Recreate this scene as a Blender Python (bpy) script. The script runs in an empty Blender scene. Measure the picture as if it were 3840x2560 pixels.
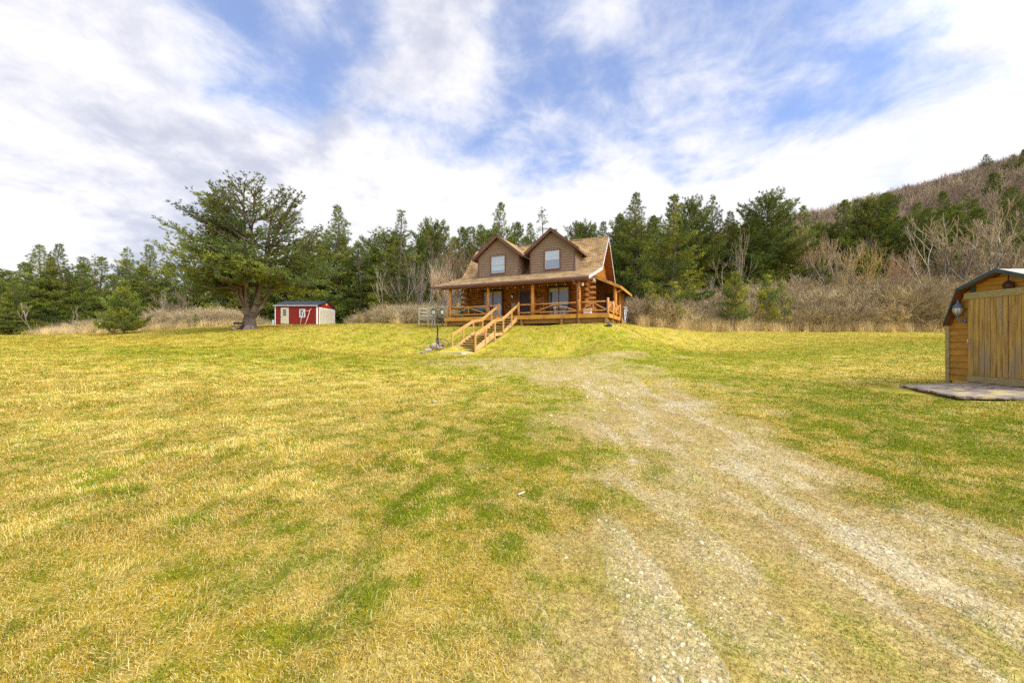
import bpy, math, random
import numpy as np
from mathutils import Vector, Matrix
rnd = random.Random(7)
RNG = np.random.default_rng(11)
S = bpy.context.scene
COL = S.collection
R = math.radians
EYE = 1.35            # camera height above the grass at its feet
F = 1450.0            # focal length in photo pixels (photo 3840 x 2560)

# ---------------------------------------------------------------- camera
cam = bpy.data.cameras.new("camera"); cam.sensor_width = 36.0
cam.lens = F / 3840 * 36; cam.clip_start = 0.05; cam.clip_end = 3000
co = bpy.data.objects.new("camera", cam); COL.objects.link(co)
co.location = (0, 0, EYE); co.rotation_euler = (R(90), 0, 0)
S.camera = co
S.view_settings.view_transform = 'Standard'; S.view_settings.look = 'None'
S.view_settings.exposure = 0.50; S.view_settings.gamma = 1.0
S.cycles.max_bounces = 6; S.cycles.diffuse_bounces = 3; S.cycles.glossy_bounces = 3
S.cycles.use_denoising = False

# ---------------------------------------------------------------- sky and sun
SUN_AZ, SUN_EL = R(122), R(44)        # clockwise from +Y
sun_dir = Vector((math.sin(SUN_AZ)*math.cos(SUN_EL), math.cos(SUN_AZ)*math.cos(SUN_EL), math.sin(SUN_EL)))
sl = bpy.data.lights.new("sun", 'SUN'); sl.energy = 1.5; sl.angle = R(12); sl.color = (1.0, 0.95, 0.86)
so = bpy.data.objects.new("sun", sl); COL.objects.link(so)
so.rotation_euler = (-sun_dir).to_track_quat('-Z', 'Y').to_euler(); so.location = (20, -30, 40)

wd = bpy.data.worlds.new("World"); S.world = wd; wd.use_nodes = True
NT = wd.node_tree; N = NT.nodes; L = NT.links; N.clear()
def nd(t, **k):
    n = N.new(t)
    for a, b in k.items(): setattr(n, a, b)
    return n
def sk(x, s):
    if isinstance(x, (int, float)): s.default_value = x
    elif isinstance(x, (tuple, list)): s.default_value = x
    else: L.new(x, s)
def M(op, a, b=None, c=None, clamp=False):
    n = nd('ShaderNodeMath', operation=op, use_clamp=clamp); sk(a, n.inputs[0])
    if b is not None: sk(b, n.inputs[1])
    if c is not None: sk(c, n.inputs[2])
    return n.outputs[0]
def VM(op, a, b, out=0):
    n = nd('ShaderNodeVectorMath', operation=op); sk(a, n.inputs[0]); sk(b, n.inputs[1]); return n.outputs[out]
def SS(x, a, b, lo=0.0, hi=1.0):
    n = nd('ShaderNodeMapRange', interpolation_type='SMOOTHERSTEP'); sk(x, n.inputs[0])
    for i, v in zip((1, 2, 3, 4), (a, b, lo, hi)): n.inputs[i].default_value = v
    return n.outputs[0]
def MIXC(f, a, b):
    n = nd('ShaderNodeMix', data_type='RGBA'); sk(f, n.inputs[0]); sk(a, n.inputs[6]); sk(b, n.inputs[7]); return n.outputs[2]
tc = nd('ShaderNodeTexCoord'); DIR = tc.outputs['Generated']
sep = nd('ShaderNodeSeparateXYZ'); L.new(DIR, sep.inputs[0])
zc = M('ADD', M('MAXIMUM', sep.outputs[2], 0.0), 0.32)
cmb = nd('ShaderNodeCombineXYZ'); L.new(M('DIVIDE', sep.outputs[0], zc), cmb.inputs[0]); L.new(M('DIVIDE', sep.outputs[1], zc), cmb.inputs[1])
def fbm(scale, off, detail=8, rough=.55, dist=.0, vec=None, stretch=(1, 1, 1)):
    mp = nd('ShaderNodeMapping'); L.new(vec or cmb.outputs[0], mp.inputs[0]); mp.inputs[1].default_value = off; mp.inputs[3].default_value = stretch
    n = nd('ShaderNodeTexNoise'); L.new(mp.outputs[0], n.inputs['Vector'])
    n.inputs['Scale'].default_value = scale; n.inputs['Detail'].default_value = detail
    n.inputs['Roughness'].default_value = rough; n.inputs['Distortion'].default_value = dist
    return n.outputs[0]
def blob(px, py, rad, amp):           # a soft patch of sky in a compass direction
    d = Vector(((px-1920)/F, 1, (1280-py)/F)).normalized()
    t = VM('DISTANCE', DIR, tuple(d), 1)
    return M('MULTIPLY', M('EXPONENT', M('MULTIPLY', M('POWER', M('DIVIDE', t, rad), 2.0), -1.0)), amp)
def addall(xs):
    a = xs[0]
    for x in xs[1:]: a = M('ADD', a, x)
    return a
nA = fbm(3.3, (3.1, 1.7, 0), 12, .58, .25)
nW = fbm(9.0, (0.3, 5.2, 0), 10, .66, .5)
cover = addall([M('MULTIPLY', M('ADD', nA, -.5), 1.7), M('MULTIPLY', M('ADD', nW, -.5), .60), .47,
    SS(sep.outputs[2], .52, .22, -.02, .55),
    blob(820, 110, .15, -.30), blob(1000, 200, .13, -.26), blob(60, 150, .09, -.34), blob(540, 10, .10, -.20), blob(1240, 300, .11, -.18), blob(1960, 90, .08, -.15), blob(1330, 60, .08, -.16), blob(2130, 290, .11, -.17),
    blob(2450, 80, .12, -.10), blob(2260, 180, .10, -.06), blob(2050, 330, .10, -.14), blob(2950, 290, .14, -.12), blob(3500, 350, .12, -.12), blob(2500, 200, .2, .10), blob(3100, 20, .12, -.10), blob(2750, 60, .10, -.06),
    blob(420, 300, .20, .22), blob(230, 60, .10, .22), blob(430, 150, .09, .24), blob(1660, 230, .10, .26), blob(1640, 60, .12, .16), blob(2200, 5, .05, .12), blob(2300, 150, .12, .06), blob(1150, 70, .06, .22), blob(2750, 190, .08, .18), blob(3300, 200, .14, .12),
    blob(900, 620, .40, .30), blob(250, 760, .4, .25), blob(3760, 120, .14, .20)])
cl = SS(cover, .10, .98)
nS = fbm(3.4, (7.7, 2.4, 0), 10, .56, .2)
nS2 = fbm(8.0, (1.2, 9.4, 0), 9, .62, .3)
shade = addall([M('MULTIPLY', M('ADD', nS, -.5), 1.9), M('MULTIPLY', M('ADD', nS2, -.5), 1.0), SS(sep.outputs[2], .60, .15, .44, .60),
    blob(1640, 260, .10, -.34), blob(480, 150, .12, -.16), blob(330, 680, .20, -.12), blob(60, 530, .14, -.10), blob(300, 300, .2, .10), blob(700, 900, .2, -.12), blob(1150, 700, .25, -.12), blob(640, 480, .16, -.14), blob(700, 320, .16, .25), blob(900, 740, .16, -.12), blob(1750, 330, .08, -.2),
    blob(2700, 640, .45, .60), blob(1450, 640, .30, .22), blob(250, 330, .12, .30), blob(760, 260, .10, .35), blob(1500, 420, .12, .22), blob(2000, 560, .25, .35), blob(60, 800, .12, .45), blob(1000, 900, .3, .1), blob(3700, 600, .35, .3), blob(1900, 800, .3, .25),
    blob(2750, 230, .18, -.18), blob(3500, 240, .25, -.14)])
cb = SS(shade, .15, 1.0)
ccol = MIXC(cb, (.46, .48, .57, 1), (.76, .75, .775, 1))
sky = nd('ShaderNodeTexSky', sky_type='NISHITA'); sky.sun_disc = False
sky.sun_elevation = SUN_EL; sky.sun_rotation = SUN_AZ; sky.altitude = 400; sky.dust_density = .4; sky.ozone_density = 1.5
skc = nd('ShaderNodeMix', data_type='RGBA', blend_type='MULTIPLY'); skc.inputs[0].default_value = 1
L.new(sky.outputs[0], skc.inputs[6]); skc.inputs[7].default_value = (.105, .130, .170, 1)
veil = MIXC(.20, skc.outputs[2], (.66, .72, .92, 1))
tot = MIXC(M('MULTIPLY', cl, .97), veil, ccol)
# warm glow added around the sun, mostly out of view, to light the scene
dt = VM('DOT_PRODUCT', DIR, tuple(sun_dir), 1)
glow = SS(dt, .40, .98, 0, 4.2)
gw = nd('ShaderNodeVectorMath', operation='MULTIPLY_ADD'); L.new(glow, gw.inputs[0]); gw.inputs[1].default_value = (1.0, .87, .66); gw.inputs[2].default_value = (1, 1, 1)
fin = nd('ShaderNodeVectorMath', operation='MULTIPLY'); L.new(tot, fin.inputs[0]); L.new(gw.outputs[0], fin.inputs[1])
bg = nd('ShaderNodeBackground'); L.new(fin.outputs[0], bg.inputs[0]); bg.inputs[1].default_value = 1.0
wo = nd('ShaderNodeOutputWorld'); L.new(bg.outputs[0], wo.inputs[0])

# ---------------------------------------------------------------- helpers
def P3(px, py, D):            # photo pixel + distance -> world point
    return Vector(((px-1920)/F*D, D, EYE+(1280-py)/F*D))
def relz(py, D): return (1280-py)/F*D

def _h(ix, iy, s):
    n = (ix*374761393 + iy*668265263 + s*974634777) & 0x7fffffff
    n = ((n ^ (n >> 13))*1274126177) & 0x7fffffff
    return ((n ^ (n >> 16)) & 0xffff)/65535.0
def vnoise(x, y, s=0):
    x = np.asarray(x, float); y = np.asarray(y, float)
    ix = np.floor(x).astype(np.int64); iy = np.floor(y).astype(np.int64)
    fx = x-ix; fy = y-iy; fx = fx*fx*(3-2*fx); fy = fy*fy*(3-2*fy)
    a = _h(ix, iy, s); b = _h(ix+1, iy, s); c = _h(ix, iy+1, s); d = _h(ix+1, iy+1, s)
    return (a*(1-fx)+b*fx)*(1-fy)+(c*(1-fx)+d*fx)*fy
def nfbm(x, y, o=4, s=0):
    t = 0; a = .5; tot_ = 0
    for i in range(o):
        t = t+a*vnoise(x*2**i+17.3*i, y*2**i+9.1*i, s+i); tot_ += a; a *= .5
    return t/tot_
def sst(x, a, b):
    t = np.clip((x-a)/(b-a), 0, 1); return t*t*(3-2*t)

def newmesh(name, V, Fc, mats, attr=None, uniform=None, smooth=False, midx=None):
    """V (n,3); Fc: (m,k) array of one polygon size, or list of such arrays"""
    me = bpy.data.meshes.new(name)
    Fl = [f for f in (Fc if isinstance(Fc, list) else [Fc]) if len(f)]
    V = np.asarray(V, np.float32)
    me.vertices.add(len(V)); me.vertices.foreach_set('co', V.ravel())
    tot_l = sum(f.size for f in Fl); tot_f = sum(len(f) for f in Fl)
    me.loops.add(tot_l); me.polygons.add(tot_f)
    if tot_f: me.loops.foreach_set('vertex_index', np.concatenate([f.ravel() for f in Fl]).astype(np.int32))
    sizes = np.concatenate([np.full(len(f), f.shape[1]) for f in Fl]+[np.zeros(0, int)])
    st = np.concatenate([[0], np.cumsum(sizes)[:-1]]).astype(np.int32)[:tot_f]
    if tot_f: me.polygons.foreach_set('loop_start', st)
    if midx is not None: me.polygons.foreach_set('material_index', np.asarray(midx, np.int32))
    if tot_f: me.polygons.foreach_set('use_smooth', np.full(tot_f, smooth, bool))
    for m in mats: me.materials.append(m)
    if attr is not None:
        for an, arr in attr.items():
            if arr.ndim == 2:
                a = me.color_attributes.new(an, 'FLOAT_COLOR', 'POINT')
                c4 = np.ones((len(V), 4), np.float32); c4[:, :3] = arr; a.data.foreach_set('color', c4.ravel())
            else:
                a = me.attributes.new(an, 'FLOAT', 'POINT'); a.data.foreach_set('value', arr.astype(np.float32))
    me.update(calc_edges=True); me.validate()
    return me
def link(name, data, parent=None, loc=None, rz=None, **props):
    o = bpy.data.objects.new(name, data); COL.objects.link(o)
    if parent: o.parent = parent
    if loc is not None: o.location = loc
    if rz is not None: o.rotation_euler = (0, 0, rz)
    for k, v in props.items(): o[k] = v
    return o
def thing(name, label, cat, loc=(0, 0, 0), rz=0, group=None):
    o = link(name, None, None, loc, rz, label=label, category=cat)
    o.empty_display_size = .3
    if group: o['group'] = group
    return o
def tag(o, label, cat, group=None):
    o['label'] = label; o['category'] = cat
    if group: o['group'] = group
    return o

class MB:
    def __init__(s): s.V = []; s.F = []; s.MI = []; s.mi = 0; s.sm = []
    def add(s, vs, fs, sm=False):
        b = len(s.V); s.V += [tuple(v) for v in vs]; s.F += [[b+i for i in f] for f in fs]
        s.MI += [s.mi]*len(fs); s.sm += [sm]*len(fs); return s
    def box(s, x0, x1, y0, y1, z0, z1):
        x0, x1 = min(x0, x1), max(x0, x1); y0, y1 = min(y0, y1), max(y0, y1); z0, z1 = min(z0, z1), max(z0, z1)
        return s.add([(x0, y0, z0), (x1, y0, z0), (x1, y1, z0), (x0, y1, z0), (x0, y0, z1), (x1, y0, z1), (x1, y1, z1), (x0, y1, z1)],
                     [(0, 3, 2, 1), (4, 5, 6, 7), (0, 1, 5, 4), (1, 2, 6, 5), (2, 3, 7, 6), (3, 0, 4, 7)])
    def beam(s, p, q, w, h, up=(0, 0, 1)):
        p = Vector(p); q = Vector(q); d = (q-p).normalized(); u = Vector(up)
        a = d.cross(u).normalized()*w/2; b = a.cross(d).normalized()*h/2
        vs = [p-a-b, p+a-b, p+a+b, p-a+b, q-a-b, q+a-b, q+a+b, q-a+b]
        return s.add(vs, [(0, 1, 2, 3), (7, 6, 5, 4), (0, 4, 5, 1), (1, 5, 6, 2), (2, 6, 7, 3), (3, 7, 4, 0)])
    def prism(s, poly, ax, a0, a1):
        """polygon in the plane across axis ax (0: (y,z), 1: (x,z), 2: (x,y)) extruded a0..a1"""
        def mk(p, a): return {0: (a, p[0], p[1]), 1: (p[0], a, p[1]), 2: (p[0], p[1], a)}[ax]
        n = len(poly); vs = [mk(p, a0) for p in poly]+[mk(p, a1) for p in poly]
        ar = sum(poly[i][0]*poly[(i+1) % n][1]-poly[(i+1) % n][0]*poly[i][1] for i in range(n))
        fs = [tuple(range(n)), tuple(range(2*n-1, n-1, -1))]+[(i, n+i, n+(i+1) % n, (i+1) % n) for i in range(n)]
        flip = (ar > 0) == (ax != 1)
        if a1 < a0: flip = not flip
        if flip: fs = [tuple(reversed(f)) for f in fs]
        return s.add(vs, fs)
    def tube(s, pts, r, n=8, cap=True, wob=0.0, sm=True):
        pts = [Vector(p) for p in pts]; rr = r if isinstance(r, (list, tuple)) else [r]*len(pts)
        vs = []; pa = None
        for i, p in enumerate(pts):
            d = (pts[min(i+1, len(pts)-1)]-pts[max(i-1, 0)]).normalized()
            ref = pa if pa is not None else (Vector((0, 0, 1)) if abs(d.z) < .9 else Vector((1, 0, 0)))
            a = (ref-d*ref.dot(d)).normalized(); pa = a; b = d.cross(a)
            for k in range(n):
                t = 2*math.pi*k/n; q = rr[i]*(1+wob*(rnd.random()-.5)); vs.append(p+(a*math.cos(t)+b*math.sin(t))*q)
        m = len(pts)
        fs = [(i*n+k, i*n+(k+1) % n, (i+1)*n+(k+1) % n, (i+1)*n+k) for i in range(m-1) for k in range(n)]
        s.add(vs, fs, sm)
        if cap:
            b = len(s.V)-len(vs); s.F += [[b+k for k in reversed(range(n))], [b+(m-1)*n+k for k in range(n)]]; s.MI += [s.mi]*2; s.sm += [False]*2
        return s
    def log(s, p, q, r, n=8, k=5, wob=.14):
        p = Vector(p); q = Vector(q)
        return s.tube([p.lerp(q, i/(k-1)) for i in range(k)], [r*(1+(rnd.random()-.5)*wob) for _ in range(k)], n, True, wob*.6)
    def lathe(s, prof, c=(0, 0, 0), n=16, sm=True):
        return s.tube([(c[0], c[1], c[2]+z) for r, z in prof], [max(r, 1e-4) for r, z in prof], n, True, 0, sm)
    def ball(s, c, r, n=8, m=6, sq=(1, 1, 1), wob=0):
        vs = [(c[0], c[1], c[2]-r*sq[2])]; fs = []
        for j in range(1, m):
            ph = math.pi*j/m
            for k in range(n):
                t = 2*math.pi*k/n; w = 1+wob*(rnd.random()-.5)
                vs.append((c[0]+r*sq[0]*math.sin(ph)*math.cos(t)*w, c[1]+r*sq[1]*math.sin(ph)*math.sin(t)*w, c[2]-r*sq[2]*math.cos(ph)*w))
        vs.append((c[0], c[1], c[2]+r*sq[2])); e = len(vs)-1
        for k in range(n):
            fs.append((0, 1+(k+1) % n, 1+k)); fs.append((e, e-n+k, e-n+(k+1) % n))
            for j in range(m-2): fs.append((1+j*n+k, 1+j*n+(k+1) % n, 1+(j+1)*n+(k+1) % n, 1+(j+1)*n+k))
        return s.add(vs, fs, True)
    def build(s, name, mats, parent=None, **props):
        me = bpy.data.meshes.new(name); me.from_pydata(s.V, [], s.F)
        for m in (mats if isinstance(mats, (list, tuple)) else [mats]): me.materials.append(m)
        me.polygons.foreach_set('material_index', s.MI); me.polygons.foreach_set('use_smooth', s.sm)
        me.update()
        return link(name, me, parent, **props)

# ---------------------------------------------------------------- materials
def mat(name, c1, c2=None, scale=4.0, stretch=(1, 1, 1), rough=.8, bump=.0, spec=.3, detail=6, c3=None, s3=1.5, contrast=(.35, .65), metal=0.0, stretch3=(1, 1, 1)):
    m = bpy.data.materials.new(name); m.use_nodes = True; t = m.node_tree; n = t.nodes; l = t.links
    b = n['Principled BSDF']; b.inputs['Roughness'].default_value = rough; b.inputs['Metallic'].default_value = metal
    b.inputs['Specular IOR Level'].default_value = spec
    if c2 is None: b.inputs['Base Color'].default_value = (*c1, 1); return m
    tcn = n.new('ShaderNodeTexCoord'); mp = n.new('ShaderNodeMapping'); mp.inputs[3].default_value = stretch
    l.new(tcn.outputs['Object'], mp.inputs[0])
    nz = n.new('ShaderNodeTexNoise'); nz.inputs['Scale'].default_value = scale; nz.inputs['Detail'].default_value = detail; nz.inputs['Roughness'].default_value = .6
    l.new(mp.outputs[0], nz.inputs['Vector'])
    mr = n.new('ShaderNodeMapRange'); mr.inputs[1].default_value = contrast[0]; mr.inputs[2].default_value = contrast[1]; l.new(nz.outputs[0], mr.inputs[0])
    mx = n.new('ShaderNodeMix'); mx.data_type = 'RGBA'; mx.inputs[6].default_value = (*c1, 1); mx.inputs[7].default_value = (*c2, 1); l.new(mr.outputs[0], mx.inputs[0])
    out = mx.outputs[2]
    if c3:
        n3 = n.new('ShaderNodeTexNoise'); n3.inputs['Scale'].default_value = s3; n3.inputs['Detail'].default_value = 4
        mp3 = n.new('ShaderNodeMapping'); mp3.inputs[3].default_value = stretch3; l.new(tcn.outputs['Object'], mp3.inputs[0]); l.new(mp3.outputs[0], n3.inputs['Vector'])
        r3 = n.new('ShaderNodeMapRange'); r3.inputs[1].default_value = .5; r3.inputs[2].default_value = .68; l.new(n3.outputs[0], r3.inputs[0])
        m3 = n.new('ShaderNodeMix'); m3.data_type = 'RGBA'; l.new(r3.outputs[0], m3.inputs[0]); l.new(out, m3.inputs[6]); m3.inputs[7].default_value = (*c3, 1); out = m3.outputs[2]
    l.new(out, b.inputs['Base Color'])
    if bump:
        bp = n.new('ShaderNodeBump'); bp.inputs['Strength'].default_value = bump; bp.inputs['Distance'].default_value = .02
        l.new(nz.outputs[0], bp.inputs['Height']); l.new(bp.outputs[0], b.inputs['Normal'])
    return m
LOG = mat('log_stain', (.56, .22, .035), (.20, .055, .010), 5, (1, 6, 8), .55, .5, .35, c3=(.06, .022, .010), s3=2.2, stretch3=(1, 3, 5))
LOGP = mat('post_stain', (.68, .30, .05), (.50, .18, .03), 5, (7, 7, 1), .5, .4, .35, c3=(.26, .075, .015), s3=5, stretch3=(1, 1, .6))
LOGEND = mat('log_end_wood', (.55, .24, .05), (.34, .13, .03), 14, (1, 1, 1), .7, .2)
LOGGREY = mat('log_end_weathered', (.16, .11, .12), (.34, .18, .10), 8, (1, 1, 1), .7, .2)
RAILW = mat('rail_wood', (.62, .31, .09), (.46, .20, .05), 6, (1, 3, 3), .6, .3)
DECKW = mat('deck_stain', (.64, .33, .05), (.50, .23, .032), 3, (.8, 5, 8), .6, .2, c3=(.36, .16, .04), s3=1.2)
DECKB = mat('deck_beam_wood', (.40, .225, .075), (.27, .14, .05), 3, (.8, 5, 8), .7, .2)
STAIRW = mat('stair_wood', (.70, .46, .18), (.50, .30, .10), 5, (2, 2, 6), .7, .3, c3=(.36, .235, .13), s3=2.5)
STAIRR = mat('handrail_wood', (.72, .40, .09), (.54, .27, .06), 5, (2, 2, 6), .7, .3, c3=(.50, .36, .22), s3=3)
WEATH = mat('weathered_wood', (.46, .42, .33), (.27, .24, .18), 5, (3, 3, 3), .9, .3)
CREAMW = mat('bleached_rail_wood', (.62, .57, .42), (.42, .38, .26), 4, (1, 3, 3), .9, .2)
SHAKE = mat('shake_siding', (.34, .235, .15), (.19, .128, .082), 9, (4, 4, .35), .8, .3, c3=(.24, .165, .11), s3=1.5)
BRTRIM = mat('brown_trim', (.20, .105, .075), (.15, .075, .055), 3, (1, 1, 1), .5)
GUTTER = mat('gutter_metal', (.22, .11, .09), (.17, .085, .07), 2, (.5, 1, 1), .35, 0, .5)
WHTRIM = mat('weathered_white_trim', (.72, .68, .62), (.45, .38, .32), 6, (1, 1, 1), .7)
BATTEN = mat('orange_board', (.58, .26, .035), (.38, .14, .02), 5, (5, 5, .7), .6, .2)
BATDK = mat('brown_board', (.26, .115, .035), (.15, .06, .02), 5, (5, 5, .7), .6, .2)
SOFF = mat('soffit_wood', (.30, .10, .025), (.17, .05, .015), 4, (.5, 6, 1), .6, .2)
DKWOOD = mat('dark_wood', (.05, .035, .03), (.09, .06, .045), 5, (1, 4, 4), .7)
BLACK = mat('black_metal', (.018, .019, .024), (.03, .03, .036), 5, rough=.4, spec=.5)
DOORM = mat('maroon_door', (.055, .022, .028), (.04, .016, .02), 3, rough=.4)
SHADEBK = mat('shade_black', (.03, .028, .025), (.018, .016, .015), 3, rough=.95)  # near-black, painted for the shade under the cabin floor
SHADECL = mat('roller_shade', (.50, .48, .34), (.44, .42, .30), 3, rough=.9)
WHITE = mat('white_paint', (.80, .80, .78), (.74, .74, .72), 2, rough=.5)
GREEN = mat('green_paint', (.015, .20, .105), (.02, .14, .08), 3, rough=.45)
TEAL = mat('green_fascia', (.030, .055, .062), (.06, .09, .09), 5, rough=.6)
GREYPL = mat('grill_cover', (.36, .37, .36), (.18, .19, .20), 3, rough=.6)
BULB = mat('bulb_glass', (.55, .72, .70), rough=.15, spec=.8)
STONE = mat('field_stone', (.46, .38, .26), (.30, .25, .19), 6, rough=.9, bump=.6, c3=(.50, .44, .36), s3=4)
DSTONE = mat('dark_stone', (.10, .10, .11), (.20, .19, .18), 6, rough=.9, bump=.6)
RUST = mat('rusty_iron', (.20, .12, .08), (.12, .08, .06), 9, rough=.8)
RED = mat('red_siding', (.24, .014, .008), (.19, .011, .007), 3, (4, 4, .5), .45, 0, .4)
REDLIT = mat('red_gable_lit', (.50, .035, .012), (.44, .03, .012), 3, (1, 1, 1), .45, 0, .4)  # siding red painted brighter for the light that face catches
BLROOF = mat('blue_black_roof', (.030, .040, .050), (.060, .075, .09), 5, (1, .3, 1), .5, 0, .35)
CREAM = mat('cream_door', (.62, .56, .42), (.55, .49, .36), 3, rough=.5)
BUFF = mat('buff_emblem', (.75, .62, .34), rough=.5)
SIDG = mat('barn_siding', (.50, .25, .035), (.30, .145, .025), 4, (.7, 1.0, 9), .7, .3, c3=(.55, .26, .03), s3=.9)
PLK = mat('barn_door_plank', (.56, .345, .085), (.25, .155, .055), 3.2, (7, 7, .55), .75, .35, c3=(.34, .25, .14), s3=1.9, stretch3=(4, 4, .8), contrast=(.38, .66))
BOARD = mat('grey_green_board', (.44, .35, .15), (.27, .22, .10), 5, (2, 2, 7), .8, .3)
RAMPW = mat('weathered_ramp_board', (.50, .41, .31), (.13, .08, .065), 4.2, (1.2, 7, 2), .9, .5, c3=(.58, .44, .17), s3=3, contrast=(.36, .60))
SHEDROOF = mat('bleached_shingle', (.60, .54, .42), (.42, .36, .26), 6, (1, 6, 1), .9)
BLUEMET = mat('blue_grey_lantern', (.075, .13, .18), (.13, .19, .24), 12, rough=.45, spec=.6)
PANM = mat('brown_cast_iron', (.075, .028, .022), (.10, .04, .03), 8, rough=.5)
STEEL = mat('pale_metal', (.62, .62, .60), rough=.35, metal=.6)
METER = mat('meter_grey', (.62, .63, .60), (.55, .56, .53), 3, rough=.5)
BARK = mat('pine_bark', (.17, .125, .095), (.075, .055, .045), 3, (5, 5, 1.2), .95, .8, c3=(.24, .19, .15), s3=1.2)
BARKL = mat('grey_bark', (.34, .29, .23), (.20, .165, .13), 4, (4, 4, 1), .95, .5)
BARKW = mat('pale_birch_bark', (.44, .38, .29), (.26, .21, .15), 5, (1, 1, 3), .8, .3)
TWIGT = mat('tan_twigs', (.28, .20, .115), (.17, .115, .07), .8, (1, 1, 1), .9)
def glass(name, tint, fac=.35, base2=None):
    m = bpy.data.materials.new(name); m.use_nodes = True; t = m.node_tree; n = t.nodes; l = t.links
    b = n['Principled BSDF']; b.inputs['Base Color'].default_value = (*tint, 1); b.inputs['Roughness'].default_value = .4
    g = n.new('ShaderNodeBsdfGlossy'); g.inputs['Roughness'].default_value = .02; g.inputs['Color'].default_value = (.85, .93, 1, 1)
    x = n.new('ShaderNodeMixShader'); x.inputs[0].default_value = fac; l.new(b.outputs[0], x.inputs[1]); l.new(g.outputs[0], x.inputs[2])
    l.new(x.outputs[0], n['Material Output'].inputs[0]); return m
GLASSD = glass('door_glass', (.012, .014, .018), .10)
GLASSB = glass('window_glass_with_blind', (.38, .47, .52), .14)
GLASSL = glass('window_glass_lower', (.10, .15, .22), .22)
PALEPN = glass('pale_blue_panel', (.36, .46, .60), .14)
GLASSK = glass('dark_pane', (.02, .03, .03), .12)
LAMPG = glass('lantern_glass', (.62, .62, .60), .3)
def attrmat(name, attr, rough=.9, transl=0.0, var=.25, vscale=0, scale2=0):
    m = bpy.data.materials.new(name); m.use_nodes = True; t = m.node_tree; n = t.nodes; l = t.links
    b = n['Principled BSDF']; b.inputs['Roughness'].default_value = rough; b.inputs['Specular IOR Level'].default_value = .15
    a = n.new('ShaderNodeAttribute'); a.attribute_name = attr; out = a.outputs['Color']
    if vscale:
        tcn = n.new('ShaderNodeTexCoord'); nz = n.new('ShaderNodeTexNoise'); nz.inputs['Scale'].default_value = vscale; nz.inputs['Detail'].default_value = 9; nz.inputs['Roughness'].default_value = .7
        l.new(tcn.outputs['Object'], nz.inputs['Vector'])
        mr = n.new('ShaderNodeMapRange'); mr.inputs[1].default_value = .3; mr.inputs[2].default_value = .7; mr.inputs[3].default_value = 1-var; mr.inputs[4].default_value = 1+var; l.new(nz.outputs[0], mr.inputs[0])
        vm = n.new('ShaderNodeVectorMath'); vm.operation = 'SCALE'; l.new(out, vm.inputs[0]); l.new(mr.outputs[0], vm.inputs[3]); out = vm.outputs[0]
    l.new(out, b.inputs['Base Color'])
    if transl:
        tr = n.new('ShaderNodeBsdfTranslucent'); l.new(out, tr.inputs[0])
        x = n.new('ShaderNodeMixShader'); x.inputs[0].default_value = transl; l.new(b.outputs[0], x.inputs[1]); l.new(tr.outputs[0], x.inputs[2]); l.new(x.outputs[0], n['Material Output'].inputs[0])
    return m
GROUND = attrmat('turf_and_soil', 'tint', .95, 0, .32, 14)
def grit(m):        # matted thatch and grit a centimetre or two across
    t = m.node_tree; n = t.nodes; l = t.links; b = n['Principled BSDF']; src = b.inputs['Base Color'].links[0].from_socket
    tcn = n.new('ShaderNodeTexCoord'); out = src
    for sc, lo, hi, a, c in ((48, .62, 1.42, .34, .66), (150, .70, 1.32, .34, .66), (3.1, .86, 1.14, .3, .7)):
        nz = n.new('ShaderNodeTexNoise'); nz.inputs['Scale'].default_value = sc; nz.inputs['Detail'].default_value = 5; nz.inputs['Roughness'].default_value = .7; nz.inputs['Distortion'].default_value = .6
        l.new(tcn.outputs['Object'], nz.inputs['Vector']); mr = n.new('ShaderNodeMapRange'); mr.inputs[1].default_value = a; mr.inputs[2].default_value = c; mr.inputs[3].default_value = lo; mr.inputs[4].default_value = hi; l.new(nz.outputs[0], mr.inputs[0])
        vm = n.new('ShaderNodeVectorMath'); vm.operation = 'SCALE'; l.new(out, vm.inputs[0]); l.new(mr.outputs[0], vm.inputs[3]); out = vm.outputs[0]
    bp = n.new('ShaderNodeBump'); bp.inputs['Distance'].default_value = .012; bp.inputs['Strength'].default_value = .8; l.new(nz.outputs[0], bp.inputs['Height'])
    l.new(out, b.inputs['Base Color'])
grit(GROUND)
BLADE = attrmat('grass_blade', 'tint', .75, .25)
NEEDLE = attrmat('pine_needles', 'tint', .7, .18)
PEBBLE = attrmat('pebbles', 'tint', .85, 0)
TWIG = attrmat('dry_twigs', 'tint', .9, 0)
def per_plant(m, lo, hi):      # every plant a little lighter or darker than the next
    t = m.node_tree; n = t.nodes; l = t.links; b = n['Principled BSDF']; src = b.inputs['Base Color'].links[0].from_socket
    oi = n.new('ShaderNodeObjectInfo'); mr = n.new('ShaderNodeMapRange'); mr.inputs[3].default_value = lo; mr.inputs[4].default_value = hi; l.new(oi.outputs['Random'], mr.inputs[0])
    vm = n.new('ShaderNodeVectorMath'); vm.operation = 'SCALE'; l.new(src, vm.inputs[0]); l.new(mr.outputs[0], vm.inputs[3]); l.new(vm.outputs[0], b.inputs['Base Color'])
per_plant(TWIG, .55, 1.3); per_plant(NEEDLE, .8, 1.15)
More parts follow.
